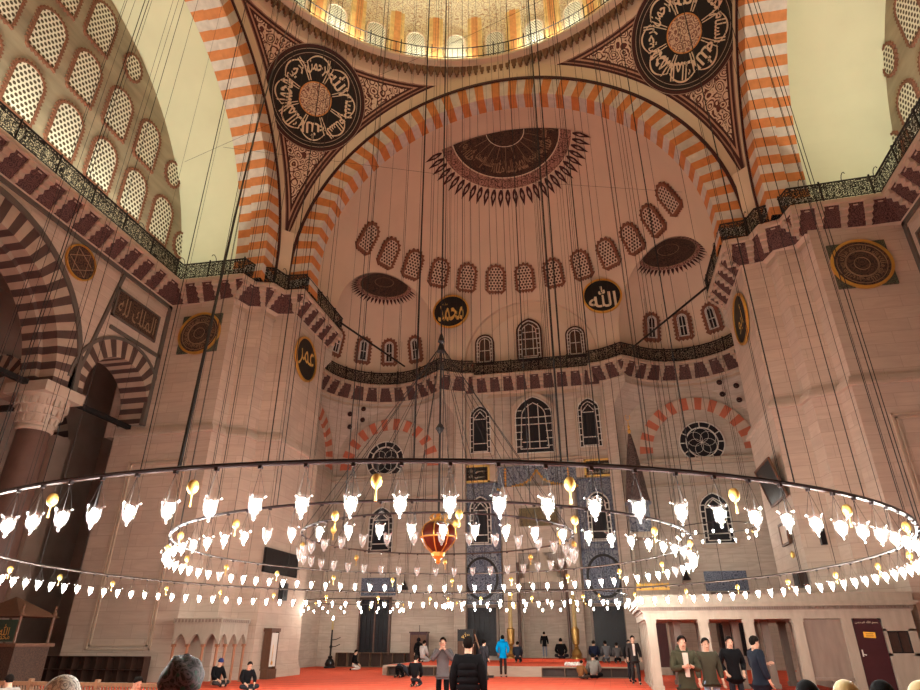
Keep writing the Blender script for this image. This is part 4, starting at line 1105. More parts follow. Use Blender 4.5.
m = MB(); m.bb(11.57 - X0, 12.40 - X0, .08, .14, 0, 2.2); m.build('door', 'door_maroon', t, label='dark maroon door'); dr_ = t.children[-1]
f = MB(); pts = [(11.57 - X0, .05, 2.1)] + [(11.985 - X0 - .42 * cos(PI * i / 12), .05, 2.15 + .16 * sin(PI * i / 12)) for i in range(13)] + [(12.40 - X0, .05, 2.1)]; f.tube(pts, .035, 5); f.build('door_arch', 'iron', t)
dr_ = [c for c in t.children if c.name.startswith('door') and 'arch' not in c.name][0]
m = MB(); m.box((11.985 - X0, .06, 1.72), (.34, .02, .17), M_=Matrix.Rotation(.06, 3, 'Y')); m.build('notice', 'sign_yellow', dr_, label='yellow notice')
m = MB(); m.tube([(11.66 - X0, .07, 1.15), (11.66 - X0, 0, 1.15), (11.74 - X0, 0, 1.12)], .014, 6); m.box((11.66 - X0, .07, 1.18), (.035, .02, .2)); m.build('handle', 'white_tracery', dr_)
m = MB()
for k in range(2): tv, tf = text_mesh('...... ....' , .03); 
for z in (1.75, 1.69): m.box((11.985 - X0, .048, z), (.22, .004, .018))
m.build('notice_lines', 'black_paint', dr_)
m = MB(); tv, tf = text_mesh(ar('بسم الله الرحمن'), .1); w_ = max(abs(p_[0]) for p_ in tv); m.add([(11.985 - X0 + px * .34 / w_, .07, pz + 2.1) for px, pz in tv], tf); m.build('lettering', 'cream_paint', dr_)
m = MB(); m.bb(12.5 - X0, 13.12 - X0, .1, .16, 1.18, 1.84); m.build('shutter', 'dark_wood', t, label='dark green-black shuttered opening')
m = MB()
for x in (12.5, 12.8, 13.08): m.bb(x - X0, x + .04 - X0, .06, .1, 1.18, 1.84)
m.bb(12.5 - X0, 13.12 - X0, .06, .1, 1.18, 1.22); m.bb(12.5 - X0, 13.12 - X0, .06, .1, 1.8, 1.84); m.build('shutter_frame', 'iron', t)
# ------------------------------------------------------------------ small marble arcade on the left
t = thing('marble_arcade', 'small pale marble tribune with pointed arches and red-brown colonnettes by the left pier', 'tribune', (-13.72, 5.94, 0))
L, D_ = 2.12, 2.2
m = MB(); m.bb(-.06, L + .06, -.06, D_, 2.22, 2.42); m.bb(0, L, 0, D_, 2.0, 2.22); m.build('cornice', 'loge_marble', t)
m = MB()
for i in range(14): m.bb(.03 + i * .155, .12 + i * .155, -.08, -.05, 2.26, 2.38)
for i in range(14): m.bb(L + .05, L + .08, .03 + i * .15, .11 + i * .15, 2.26, 2.38)
m.build('carved_band', 'loge_dark_marble', t)
def parcade(n, w, fn, mb):
    """pointed arches in a panel from z 1.35 to 2.0"""
    for k in range(n):
        xa = w * k / n + .05; xb = w * (k + 1) / n - .05; xm = (xa + xb) / 2; r = (xb - xa) / 2; N = 8; top = []
        for i in range(2 * N + 1):
            q = i / (2 * N); x = xa + (xb - xa) * q; e = abs(x - xm) / r; top.append((x, 1.45 + .38 * (1 - e ** 1.6)))
        for (x0, z0), (x1, z1) in zip(top, top[1:]):
            for d in (0, .14): mb.add([fn(x0, d, z0), fn(x1, d, z1), fn(x1, d, 2.0), fn(x0, d, 2.0)], [(0, 1, 2, 3)])
            mb.add([fn(x0, 0, z0), fn(x1, 0, z1), fn(x1, .14, z1), fn(x0, .14, z0)], [(0, 1, 2, 3)])
    for k in range(n + 1):
        x = w * k / n; a, b = max(0, x - .05), min(w, x + .05)
        for d in (0, .14): mb.add([fn(a, d, 1.4), fn(b, d, 1.4), fn(b, d, 2.0), fn(a, d, 2.0)], [(0, 1, 2, 3)])
m = MB(); parcade(3, L, lambda x, d, z: (x, d, z), m); parcade(3, D_, lambda x, d, z: (L - d, x, z), m); m.build('arch_panel', 'loge_marble', t)
for k in range(4):
    m = MB(); x = min(max(L * k / 3, .07), L - .07); m.tube([(x, .07, 0), (x, .07, 1.42)], .055, 8); m.box((x, .07, 1.4), (.14, .14, .1)); m.build('colonnette', 'brown_red' if 'brown_red' in MATS else M('brown_red', (.30, .12, .06), .5), t)
for k in range(1, 4):
    m = MB(); y = D_ * k / 3 - .07; m.tube([(L - .07, y, 0), (L - .07, y, 1.42)], .055, 8); m.box((L - .07, y, 1.4), (.14, .14, .1)); m.build('colonnette', 'brown_red', t)
m = MB(); m.bb(.1, 1.0, .85, .92, 0, 2.0); m.build('back_panel', 'loge_marble', t)
# ------------------------------------------------------------------ minbar
t = thing('minbar', 'tall stepped pulpit with dark pointed spire right of the mihrab', 'pulpit', (6.4, 20.9, 0))
m = MB(); m.lathe([(.80, 9.2), (.72, 9.6), (.55, 11.0), (.30, 12.6), (.10, 13.6), (0, 13.7)], 8, a0=PI / 8, a1=2 * PI + PI / 8); m.build('spire', 'spire_paint' if 'spire_paint' in MATS else arabesque('spire_paint', (.035, .02, .02), (.12, .08, .07), 3.0, .25), t)
m = MB(); m.lathe([(0, 13.6), (.08, 13.7), (.12, 13.85), (.04, 14.0), (.09, 14.1), (.03, 14.25), (.02, 14.5)], 10); m.tube([(.16 * cos(a), 0, 14.75 + .2 * sin(a)) for a in [i * PI / 6 - PI * 1.4 for i in range(11)]], .02, 5); m.build('finial', 'gold', t, label='gilt crescent finial')
m = MB(); m.lathe([(.66, 7.4), (.66, 9.1), (.85, 9.15), (.85, 9.25)], 8, a0=PI / 8, a1=2 * PI + PI / 8); m.build('drum', 'tiles', t)
m = MB(); m.bb(-.75, .75, -.75, .75, 7.1, 7.4); m.bb(-.8, .8, -.8, .8, 3.7, 3.9)
for a in (-.65, .65):
    for b in (-.65, .65): m.tube([(a, b, 3.9), (a, b, 7.1)], .08, 10)
m.build('pavilion', 'loge_marble', t)
m = MB(); m.add([(x, y, z) for x in (-.6, .6) for y, z in ((.75, 0), (.75, 3.7), (-.75, 3.7), (-3.4, .3), (-3.4, 0))], [(0, 1, 2, 3, 4), (9, 8, 7, 6, 5), (1, 6, 7, 2), (2, 7, 8, 3), (3, 8, 9, 4)]); m.build('stair_body', 'loge_marble', t)
m = MB(); m.bb(-.6, -.45, -3.4, -3.2, 0, 4.0); m.bb(.45, .6, -3.4, -3.2, 0, 4.0); m.bb(-.85, .85, -3.5, -3.1, 3.6, 4.0); m.build('portal', 'loge_marble', t)
m = MB(); m.bb(-.42, .42, -3.36, -3.28, .1, 3.55); m.build('curtain', 'maroon_paint', t, label='dark maroon curtain')
m = MB()
for i in range(12): m.box((-.78 + i * .142, -3.55, 4.17), (.11, .06, .32 if i % 2 else .26)); 
m.bb(-.85, .85, -3.54, -3.5, 3.98, 4.06); m.build('gilt_crest', 'gold', t, label='gilt openwork crest')
# ------------------------------------------------------------------ candlesticks
for x, y, z0, sc, lab, wheel in ((-1.95, 22.3, .6, 1.0, 'giant brass candlestick with tall wax candle, left of the mihrab', 0), (1.95, 22.3, .6, 1.0, 'giant brass candlestick with tall wax candle, right of the mihrab', 0), (-13.6, 22.3, 0, .85, 'dark brass candlestick with side arms by the left bay wall', 1)):
    t = thing('candlestick', lab, 'candlestick', (x, y, z0))
    m = MB(); m.lathe([(0, 0), (.36, 0), (.36, .06), (.28, .12), (.31, .25), (.22, .45), (.12, .55), (.16, .62), (.1, .7)], 24); m.build('base', 'brass' if not wheel else 'iron', t, smooth=False)
    m = MB(); m.lathe([(.1, .7), (.2, .8), (.22, 1.1), (.24, 1.6), (.16, 1.65), (.16, 1.7)], 20) if not wheel else m.lathe([(.06, .7), (.06, 1.1), (.11, 1.2), (.06, 1.3), (.05, 2.2)], 12)
    m.build('socket', 'brass' if not wheel else 'iron', t)
    m = MB(); m.lathe([(.13, 1.7), (.12, 3.5), (.02, 3.55), (0, 3.56)] if not wheel else [(.07, 2.2), (.06, 2.75), (0, 2.78)], 14); m.build('candle', 'wax' if 'wax' in MATS else M('wax', (.50, .38, .17), .5), t)
    m = MB(); m.lathe([(0, 3.52), (.03, 3.58), (.02, 3.66), (0, 3.68)] if not wheel else [(0, 2.76), (.06, 2.84), (.05, 2.95), (0, 3.0)], 8); m.build('bulb', 'small_bulb', t)
    if wheel:
        m = MB()
        for q in (1.2, 1.6):
            m.tube([(0, 0, q), (.3, 0, q + .03), (.6, 0, q + .15)], .025, 6)
        m.build('arm', 'iron', t)
# lecterns and doors at the back
def lectern(x, y, z0, lab, h=1.75, gold=True):
    t = thing('preaching_chair', lab, 'lectern', (x, y, z0))
    m = MB(); m.bb(-.5, .5, -.35, .35, 0, h * .62); m.build('body', 'brown_wood', t)
    m = MB()
    for a in (-.5, .44):
        for b in (-.35, .29): m.bb(a, a + .06, b, b + .06, h * .62, h)
    m.bb(-.5, .5, .3, .35, h * .62, h); m.build('rail', 'dark_wood', t)
    m = MB(); m.bb(-.48, .48, -.4, -.35, h * .62, h * .98); m.build('cloth', 'black_paint', t)
    if gold:
        tv, tf = text_mesh(ar('الله'), .32); m = MB(); m.add([(px * 1.3, -.41, pz + h * .8) for px, pz in tv], tf); m.build('lettering', 'gold_paint', t)
lectern(-4.6, 21.8, .45, 'dark wooden preaching chair with gold lettering on black cloth left of the mihrab')
t = thing('cupboard', 'dark maroon wooden cupboard standing against the wall behind the black-clad person', 'cupboard', (-7.9, 22.9, .45 - .45))
m = MB(); m.bb(-.55, .55, -.25, .25, 0, 2.0); m.bb(-.6, .6, -.3, .3, 2.0, 2.08); m.build('body', 'door_maroon', t)
m = MB(); m.tube([(0, 0, 2.08), (0, 0, 2.45)], .02, 6); m.build('finial', 'iron', t)
m = MB(); m.bb(-.5, -.02, -.27, -.25, .1, 1.9); m.bb(.02, .5, -.27, -.25, .1, 1.9); m.build('door', 'brown_wood', t)
# ------------------------------------------------------------------ things on the piers
t = thing('television', 'wide black television mounted high on the inner face of the left pier', 'television', (-11.78, 11.0 - .2, 5.05), -PI / 2 + PI)
m = MB(); m.bb(-1.7, 1.7, -.04, .04, -.5, .52); m.build('screen', 'screen_black', t)
m = MB()
for a, b, c, d in ((-1.75, 1.75, .52, .56), (-1.75, 1.75, -.55, -.5), (-1.75, -1.7, -.55, .56), (1.7, 1.75, -.55, .56)): m.bb(a, b, -.06, .06, c, d)
m.build('frame', 'iron', t)
t = thing('loudspeaker', 'small black loudspeaker on the left pier below the television', 'speaker', (-11.7, 11.2, 3.75)); m = MB(); m.box((0, 0, 0), (.24, .5, .8)); m.build('cabinet', 'screen_black', t)
m = MB(); m.lathe([(0, .01), (.15, .0)], 12, (.125, 0, -.1), M_=Matrix.Rotation(PI / 2, 3, 'Y')); m.build('cone', 'iron', t)
t = thing('clock', 'tall dark wooden long-case clock against the left pier', 'clock', (-11.6, 10.38, 0), -PI / 2 + PI)
m = MB(); m.bb(-.45, .45, -.2, .2, 0, .4); m.bb(-.38, .38, -.02, .2, .4, 2.0); m.bb(-.45, .45, -.2, .2, 1.95, 2.1)
for a in (-.38, .32): m.bb(a, a + .06, -.18, -.02, .4, 2.0)
m.build('case', 'brown_wood', t)
m = MB(); m.bb(-.3, .3, .185, .2 + .02, .5, 1.9); m.bb(-.3, .3, -.17, -.15, .5, 1.9); m.build('glass', 'white_tracery', t)
m = MB(); m.tube([(-.1, -.19, 1.4), (-.1, -.19, .7)], .01, 5); m.lathe([(0, .0), (.08, .0), (.08, .02), (0, .02)], 14, (-.1, -.19, .65), M_=Matrix.Rotation(PI / 2, 3, 'X')); m.build('pendulum', 'gold', t)
def framed(name, lab, cat, loc, w, h, tilt, pane, fr='brown_wood', lean=0):
    t = thing(name, lab, cat, loc, PI / 2 * -1 if loc[0] > 0 else PI / 2)
    t.rotation_euler = (lean, tilt, -PI / 2 if loc[0] > 0 else PI / 2)
    m = MB(); m.bb(-w / 2, w / 2, -.02, .02, -h / 2, h / 2); m.build('panel', pane, t)
    m = MB(); g = .09
    for a, b, c, d in ((-w / 2 - g, w / 2 + g, h / 2, h / 2 + g), (-w / 2 - g, w / 2 + g, -h / 2 - g, -h / 2), (-w / 2 - g, -w / 2, -h / 2, h / 2), (w / 2, w / 2 + g, -h / 2, h / 2)): m.bb(a, b, -.06, .04, c, d)
    m.build('frame', fr, t); return t
framed('framed_board', 'large dark square framed board hung high on the inner face of the right pier', 'board', (11.5, 10.6, 7.9), 2.5, 1.55, 0, 'screen_black', lean=.25)
framed('framed_picture', 'small brown-framed pale picture on the inner face of the right pier', 'picture', (11.72, 11.0, 5.75), 1.0, .75, 0, 'apse_white')
t = thing('wall_box', 'dark open box fixed low on the inner face of the right pier', 'box', (11.65, 9.9, 3.8)); m = MB(); m.box((0, 0, 0), (.3, .9, .55)); m.build('case', 'dark_wood', t); m = MB(); m.box((-.16, 0, 0), (.02, .7, .38)); m.build('opening', 'black_paint', t)
t = thing('wall_lamp', 'small orange wall lamp on the right pier under the framed picture', 'lamp', (11.72, 10.5, 4.85)); m = MB(); m.lathe([(0, -.18), (.08, -.1), (.09, .05), (0, .15)], 10); m.build('shade', 'egg_gold', t)
t = thing('loudspeaker', 'small black loudspeaker on the front of the right pier', 'speaker', (12.35, 8.3, 5.3)); m = MB(); m.box((0, 0, 0), (.2, .2, .75)); m.build('cabinet', 'screen_black', t)
for x, y, z, lab in ((-9.4, 24.2, 4.9, 'small black wall lantern between the left ground window and the platform'), (9.0, 24.2, 5.2, 'small black wall lantern left of the right bay tile panel')):
    t = thing('wall_lantern', lab, 'lantern', (x, y, z)); m = MB(); m.lathe([(.03, .4), (.08, .2), (.28, -.2), (.24, -.22)], 10); m.tube([(0, 0, .3), (0, 0, .9)], .03, 5); m.build('shade', 'iron', t)
# ------------------------------------------------------------------ left foreground: kursu, barrier
t = thing('carved_pulpit', 'ornate carved wooden pulpit with peaked canopy at the left edge', 'pulpit', (-15.8, .1, 0))
m = MB(); m.bb(-.9, .95, -.6, .8, .1, 1.45); m.build('body', 'kursu_inlay', t)
m = MB(); m.bb(-1, 1.05, -.7, .9, 0, .12); m.build('plinth', 'brown_wood', t)
m = MB(); m.bb(-1, 1.05, -.7, .9, 1.4, 1.5); m.build('ledge', 'brown_wood', t)
for a in (-.9, .87):
    for b in (-.6, .75):
        m = MB(); m.tube([(a, b, 1.45), (a, b, 2.35)], .045, 8); cp_ = m.build('corner_post', 'brown_wood', t)
        m = MB(); m.lathe([(.05, 2.3), (.09, 2.4), (.03, 2.5), (.05, 2.58), (0, 2.7)], 8, (a, b, 0)); m.build('finial', 'brown_wood', cp_)
m = MB(); m.add([(-1.05, -.8, 2.3), (1.0, -.8, 2.3), (1.0, .9, 2.3), (-1.05, .9, 2.3), (-.2, .05, 2.95)], [(0, 1, 4), (1, 2, 4), (2, 3, 4), (3, 0, 4), (0, 3, 2, 1)]); m.build('canopy', 'brown_wood', t)
m = MB(); m.bb(.05, .85, -.66, -.62, 1.55, 2.2); m.build('banner', 'moulding' if False else 'banner_green' if 'banner_green' in MATS else M('banner_green', (.02, .035, .022), .7), t, label='dark green banner with gold lettering')
m = MB(); tv, tf = text_mesh(ar('الله'), .33); m.add([(px + .45, -.675, pz + 1.9) for px, pz in tv], tf); tv, tf = text_mesh(ar('محمد'), .12); m.add([(px + .45, -.675, pz + 1.68) for px, pz in tv], tf); m.build('lettering', 'gold', t)
m = MB(); m.lathe([(0, 0), (.12, .0), (.05, .06), (0, .06)], 8, (.1, -.62, .9), M_=Matrix.Rotation(PI / 2, 3, 'X'))
for k in range(26): m.lathe([(0, -.02), (.022, 0), (0, .02)], 6, (random.uniform(-.8, .85), -.61, random.uniform(.3, 1.35)))
m.build('inlay_stud', 'white_tracery', t, kind='stuff')
t = thing('slatted_barrier', 'low brown slatted wooden barrier across the left foreground', 'barrier', (-8.6, -5.0, 0), .0)
m = MB()
for i in range(64): x = -2.6 + i * .083; m.add([(x + .12, -.02, .12), (x + .145, -.02, .12), (x + .025, -.02, .66), (x, -.02, .66), (x + .12, .01, .12), (x + .145, .01, .12), (x + .025, .01, .66), (x, .01, .66)], [(0, 1, 2, 3), (7, 6, 5, 4), (0, 4, 5, 1), (3, 2, 6, 7), (1, 5, 6, 2), (0, 3, 7, 4)])
m.build('slat', 'light_wood', t, kind='stuff')
m = MB(); m.bb(-2.7, 2.6, -.04, .04, .64, .72); m.bb(-2.7, 2.6, -.04, .04, .06, .13); m.build('rail', 'light_wood', t)
for x in (-2.7, -1.0, .8, 2.6): m = MB(); m.bb(x - .04, x + .04, -.05, .05, 0, .78); m.build('post', 'light_wood', t)
t = thing('leaning_pole', 'thin brown pole with black foot leaning before the platform', 'pole', (-2.0, 13.4, 0))
m = MB(); m.tube([(.15, 0, .05), (-.5, .1, 1.85)], .035, 6); m.build('shaft', 'light_wood', t); m = MB(); m.box((.2, 0, .05), (.4, .2, .1)); m.build('foot', 'iron', t)
t = thing('bundle', 'small white bundle lying on the platform edge', 'bundle', (2.0, 15.2, .45)); m = MB()
for k in range(5): m.lathe([(0, 0), (.1, .02), (.11, .1), (.05, .18), (0, .19)], 8, (k * .14 - .28, .03 * (k % 2), 0))
m.build('cloth', 'white_cloth' if 'white_cloth' in MATS else M('white_cloth', (.75, .73, .68), .9), t, smooth=True)

# ------------------------------------------------------------------ people
def skin_mesh(V_, E_, Rr, sub=1, n_sm=0):
    me = bpy.data.meshes.new('sk'); me.from_pydata([tuple(v) for v in V_], E_, []); o = bpy.data.objects.new('sk', me); COL.objects.link(o)
    md = o.modifiers.new('s', 'SKIN'); md.use_smooth_shade = True
    for i, r in enumerate(Rr):
        sv = me.skin_vertices[0].data[i]; sv.radius = r if isinstance(r, tuple) else (r, r); sv.use_root = (i == 0)
    md2 = o.modifiers.new('u', 'SUBSURF'); md2.levels = sub; md2.render_levels = sub
    dg = bpy.context.evaluated_depsgraph_get(); out = bpy.data.meshes.new_from_object(o.evaluated_get(dg))
    bpy.data.objects.remove(o); bpy.data.meshes.remove(me)
    for p in out.polygons: p.use_smooth = True
    return out
def mesh_obj(name, me, mat, parent, **pr):
    me.materials.clear(); me.materials.append(MATS[mat]); me.name = name
    o = bpy.data.objects.new(name, me); COL.objects.link(o); o.parent = parent
    for k, v in pr.items(): o[k] = v
    return o
POSE = {
 'stand': dict(P=(0, 0, .93), S=(0, 0, 1.12), C=(0, .01, 1.30), N=(0, .01, 1.46), H=(0, -.01, 1.60), hip=(.09, 0, .90), knee=(.10, -.01, .50), ank=(.10, .02, .08), toe=(.12, -.15, .035), sh=(.18, .01, 1.40), el=(.24, .04, 1.13), wr=(.25, -.04, .90)),
 'walk': dict(P=(0, 0, .93), S=(0, 0, 1.12), C=(0, -.01, 1.30), N=(0, -.02, 1.46), H=(0, -.05, 1.60), hip=(.09, 0, .90), knee=(.10, -.10, .50), ank=(.10, -.16, .09), toe=(.12, -.32, .04), knee2=(.10, .06, .49), ank2=(.10, .24, .12), toe2=(.11, .10, .035), sh=(.18, 0, 1.40), el=(.24, .06, 1.13), wr=(.25, -.06, .92)),
 'sit': dict(P=(0, .05, .13), S=(0, .07, .30), C=(0, .03, .50), N=(0, 0, .66), H=(0, -.06, .79), hip=(.10, .0, .13), knee=(.33, -.28, .16), ank=(-.05, -.36, .06), toe=(-.16, -.40, .05), sh=(.18, .02, .60), el=(.26, -.06, .36), wr=(.16, -.28, .24)),
 'kneel': dict(P=(0, .08, .26), S=(0, .06, .42), C=(0, .02, .62), N=(0, 0, .77), H=(0, -.04, .90), hip=(.10, .04, .25), knee=(.13, -.34, .09), ank=(.10, .12, .06), toe=(.10, .26, .04), sh=(.18, .01, .71), el=(.23, -.02, .46), wr=(.13, -.24, .30)),
 'bow': dict(P=(0, .30, .42), S=(0, .14, .44), C=(0, -.08, .36), N=(0, -.24, .24), H=(0, -.36, .13), hip=(.10, .28, .38), knee=(.13, .06, .08), ank=(.10, .46, .06), toe=(.10, .58, .04), sh=(.17, -.18, .30), el=(.27, -.28, .12), wr=(.22, -.48, .05)),
 'chair': dict(P=(0, .08, .52), S=(0, .10, .70), C=(0, .08, .90), N=(0, .05, 1.05), H=(0, .02, 1.18), hip=(.10, .04, .50), knee=(.13, -.38, .50), ank=(.13, -.38, .08), toe=(.13, -.54, .035), sh=(.18, .06, .99), el=(.24, .0, .74), wr=(.14, -.22, .60))}
ARMS = {'phone': ((.24, -.06, 1.14), (.07, -.30, 1.20)), 'face': ((.27, -.10, 1.20), (.04, -.19, 1.48)), 'pocket': ((.27, .08, 1.14), (.20, -.06, .97)), 'behind': ((.24, .12, 1.14), (.05, .19, 1.02)), 'mix': ((.25, .0, 1.13), (.10, -.24, 1.20))}
cloth_i = {}
def cm(col):
    k = 'cloth_%03d_%03d_%03d' % tuple(int(min(1, c) * 999) for c in col)
    if k not in MATS: M(k, col, .95, var=.12, scale=9, spec=.06)
    return k
def person(x, y, z, face, pose, lab, top=(.02, .02, .025), legs=(.02, .02, .025), hair=(.008, .006, .005), scale=1.0, arms=None, coat=0, quilt=False, hood=None, scarf=None, group=None, shoes=(.015, .012, .012), shirt=None, cap=None, robe=False):
    t = thing('person', lab, 'person', (x, y, z), face)
    t.scale = (scale,) * 3
    D = dict(POSE[pose]); J = {k: V(*v) for k, v in D.items()}
    if arms: J['el'], J['wr'] = V(*ARMS[arms][0]), V(*ARMS[arms][1])
    def mir(v, s): return V(v.x * s, v.y, v.z)
    Vs, Es, Rs = [], [], []
    def av(p, r, par=None):
        Vs.append(p); Rs.append(r); i = len(Vs) - 1
        if par is not None: Es.append((par, i))
        return i
    # body
    p = av(J['P'], (.125, .10)); s_ = av(J['S'], (.12, .09), p); c = av(J['C'], (.14, .10), s_); n = av(J['N'], .050, c)
    up = (J['H'] - J['N']).normalized(); fwd = V(0, -1, 0) if pose != 'bow' else V(0, -.2, -1).normalized(); fwd = (fwd - up * fwd.dot(up)).normalized()
    j = av(J['H'] - up * .045 + fwd * .014, .062, n); h = av(J['H'] + up * .015, (.078, .088), j); tp = av(J['H'] + up * .085 - fwd * .005, (.066, .074), h); av(J['H'] + up * .125 - fwd * .01, .03, tp)
    av(J['H'] - up * .035 + fwd * .075, .022, j)                     # chin
    Jw = {}
    for s in (1, -1):
        el, wr, sh = mir(J['el'], s), mir(J['wr'], s), mir(J['sh'], s)
        if arms == 'mix' and s < 0: el, wr = V(-.25, .03, 1.13), V(-.24, -.06, .9)
        a = av(sh, .058, c); b = av(el, .042, a); w_ = av(wr, .028, b); Jw[s] = (sh, el, wr)
        d = (wr - el).normalized(); pm = wr + d * .055; k = av(pm, (.034, .02), w_); side = d.cross(fwd).normalized()
        if side.length < .1: side = V(1, 0, 0)
        bend = (fwd if fwd.dot(d) < .8 else V(0, 0, -1)); bend = (bend - d * bend.dot(d)).normalized()
        for q, L_ in zip((-1.5, -.5, .5, 1.5), (.038, .046, .044, .034)):
            f0 = av(pm + d * .035 + side * (q * .017), .0088, k); f1 = av(pm + d * (.035 + L_) + side * (q * .018) + bend * .012, .0078, f0); av(pm + d * (.035 + L_ * 1.6) + side * (q * .018) + bend * .034, .0065, f1)
        th = av(pm + d * -.005 + side * (-s * .034), .0105, k); av(pm + d * .03 + side * (-s * .052) + bend * .018, .008, th)
        hp = av(mir(J['hip'], s), .075, p)
        kk = J['knee2'] if (s < 0 and 'knee2' in J) else J['knee']; aa = J['ank2'] if (s < 0 and 'ank2' in J) else J['ank']; tt = J['toe2'] if (s < 0 and 'toe2' in J) else J['toe']
        kn = av(mir(kk, s), .058, hp); an = av(mir(aa, s), .040, kn); av(mir(tt, s), .030, an)
    mesh_obj('body', skin_mesh(Vs, Es, Rs), 'skin', t)
    # top garment
    Vs, Es, Rs = [], [], []; g = .022 + (.008 if quilt else 0)
    low = J['P'] + (J['P'] - J['S']).normalized() * (.12 if coat == 0 and pose in ('stand', 'walk') else 0)
    p = av(J['P'], (.145 + g, .115 + g)); s_ = av(J['S'], (.14 + g, .11 + g), p); c = av(J['C'], (.155 + g, .115 + g), s_); nk_ = av(J['N'] - up * .03, .075 + g * .6, c); av(J['N'] + up * (.035 if coat or quilt else .005), .060 + g * .5, nk_)
    if pose in ('stand', 'walk'):
        q = av(J['P'] - V(0, 0, .10), (.175 + g, .15 + g), p)
        if coat: av(J['P'] - V(0, 0, .10 + coat), (.18 + g, .155 + g), q)
    for s in (1, -1):
        sh, el, wr = Jw[s]; a = av(sh, .07 + g, c); b = av(el, .052 + g, a); av(el + (wr - el) * .92, .038 + g * .6, b)
    mesh_obj('jacket', skin_mesh(Vs, Es, Rs), cm(top), t)
    if quilt:
        m = MB()
        for z in (.86, .96, 1.06, 1.16, 1.26):
            m.lathe([(.178, z), (.190, z + .03), (.190, z + .06), (.178, z + .085)], 20, (0, .005, 0), M_=Matrix.Diagonal((1.05, .80, 1)))
        m.build('quilted_band', cm(tuple(c_ * 1.2 for c_ in top)), t, smooth=True)
    if shirt:
        m = MB(); zc = J['C'].z; m.add([(-.05, -.165, J['N'].z - .03), (.05, -.165, J['N'].z - .03), (.035, -.178, zc - .28), (-.035, -.178, zc - .28), (-.05, -.12, J['N'].z - .03), (.05, -.12, J['N'].z - .03), (.035, -.12, zc - .28), (-.035, -.12, zc - .28)], [(0, 1, 2, 3), (4, 0, 3, 7), (1, 5, 6, 2), (3, 2, 6, 7)]); m.build('shirt', cm(shirt), t)
    # trousers
    Vs, Es, Rs = [], [], []; p = av(J['P'], (.12, .095))
    for s in (1, -1):
        kk = J['knee2'] if (s < 0 and 'knee2' in J) else J['knee']; aa = J['ank2'] if (s < 0 and 'ank2' in J) else J['ank']
        hp = av(mir(J['hip'], s) - V(0, 0, .03 if pose in ('stand', 'walk') else 0), .085, p); kn = av(mir(kk, s), .072, hp); av(mir(kk, s) + (mir(aa, s) - mir(kk, s)) * .95, .056, kn)
    mesh_obj('trousers', skin_mesh(Vs, Es, Rs), cm(legs), t)
    if robe:
        m = MB(); m.lathe([(.30, .03), (.26, .5), (.20, .95), (.2, 1.1)] if pose == 'stand' else [(.42, .02), (.36, .2), (.22, .5), (.2, .6)], 20, (0, .02, 0)); m.build('robe', cm(top), t, smooth=True)
    for s in (1, -1):
        aa = J['ank2'] if (s < 0 and 'ank2' in J) else J['ank']; tt = J['toe2'] if (s < 0 and 'toe2' in J) else J['toe']
        me = skin_mesh([mir(aa, s), mir(aa, s) * .5 + mir(tt, s) * .5, mir(tt, s)], [(0, 1), (1, 2)], [.05, .045, .04]); mesh_obj('shoe', me, cm(shoes), t)
    # head details
    H = J['H']; sd_ = up.cross(fwd).normalized()
    Rm = Matrix((sd_, -fwd, up)).transposed()
    for s in (1, -1):
        m = MB(); m.lathe([(0, -.010), (.012, 0), (0, .010)], 8, tuple(H + fwd * .083 + sd_ * (s * .031) + up * .012)); m.build('eye', 'black_paint', t)
        m = MB(); m.lathe([(0, -.03), (.014, -.01), (.017, .012), (0, .028)], 8, tuple(H + sd_ * (s * .082) + up * -.002), M_=Rm @ Matrix.Diagonal((.6, 1.2, 1))); m.build('ear', 'skin', t, smooth=True)
    m = MB(); m.add([tuple(H + q) for q in (fwd * .085 + up * .012, fwd * .112 - up * .026, fwd * .084 - up * .03 + sd_ * .016, fwd * .084 - up * .03 - sd_ * .016)], [(0, 1, 2), (0, 3, 1), (1, 3, 2)]); m.build('nose', 'skin', t)
    m = MB(); c_ = H + fwd * .085 - up * .052; m.tube([tuple(c_ + sd_ * .022), tuple(c_ + fwd * .006), tuple(c_ - sd_ * .022)], .005, 5); m.build('mouth', 'red_border', t)
    def shell(name, mat, r, zmin_front, zmin_back, off=V(0, 0, 0), wob=0):
        m = MB(); n1, n2 = 20, 9; vs = []
        for i in range(n2 + 1):
            for j_ in range(n1):
                a = 2 * PI * j_ / n1; back = (1 + sin(a)) / 2 ; lo = zmin_front + (zmin_back - zmin_front) * back; th = PI / 2 + (lo - PI / 2) * i / n2
                q = V(cos(a) * cos(th) * r[0], sin(a) * cos(th) * r[1], sin(th) * r[2]) * (1 + wob * (sin(3 * a + 5 * th) + .6 * sin(5 * a - 4 * th + 1))); vs.append(tuple(H + up * .03 + Rm @ q + off))
        fs = [(i * n1 + j_, i * n1 + (j_ + 1) % n1, (i + 1) * n1 + (j_ + 1) % n1, (i + 1) * n1 + j_) for i in range(n2) for j_ in range(n1)]
        m.add(vs, fs); return m.build(name, mat, t, smooth=True)
    if scarf: 
        shell('headscarf', scarf, (.12, .155, .14), .25, -1.3, up * -.0 - fwd * .012, .07 if scarf == 'scarf_pattern' else .02)
        m = MB(); m.lathe([(.20, -.24), (.15, -.15), (.105, -.08)], 20, tuple(H - fwd * .01), M_=Rm); m.build('scarf_drape', scarf, t, smooth=True)
    elif cap: shell('cap', cap, (.108, .125, .125) if cap == 'cap_pattern' else (.098, .115, .118), .15, -.35)
    else: shell('hair', cm(hair), (.090, .108, .110), .62, -1.2)
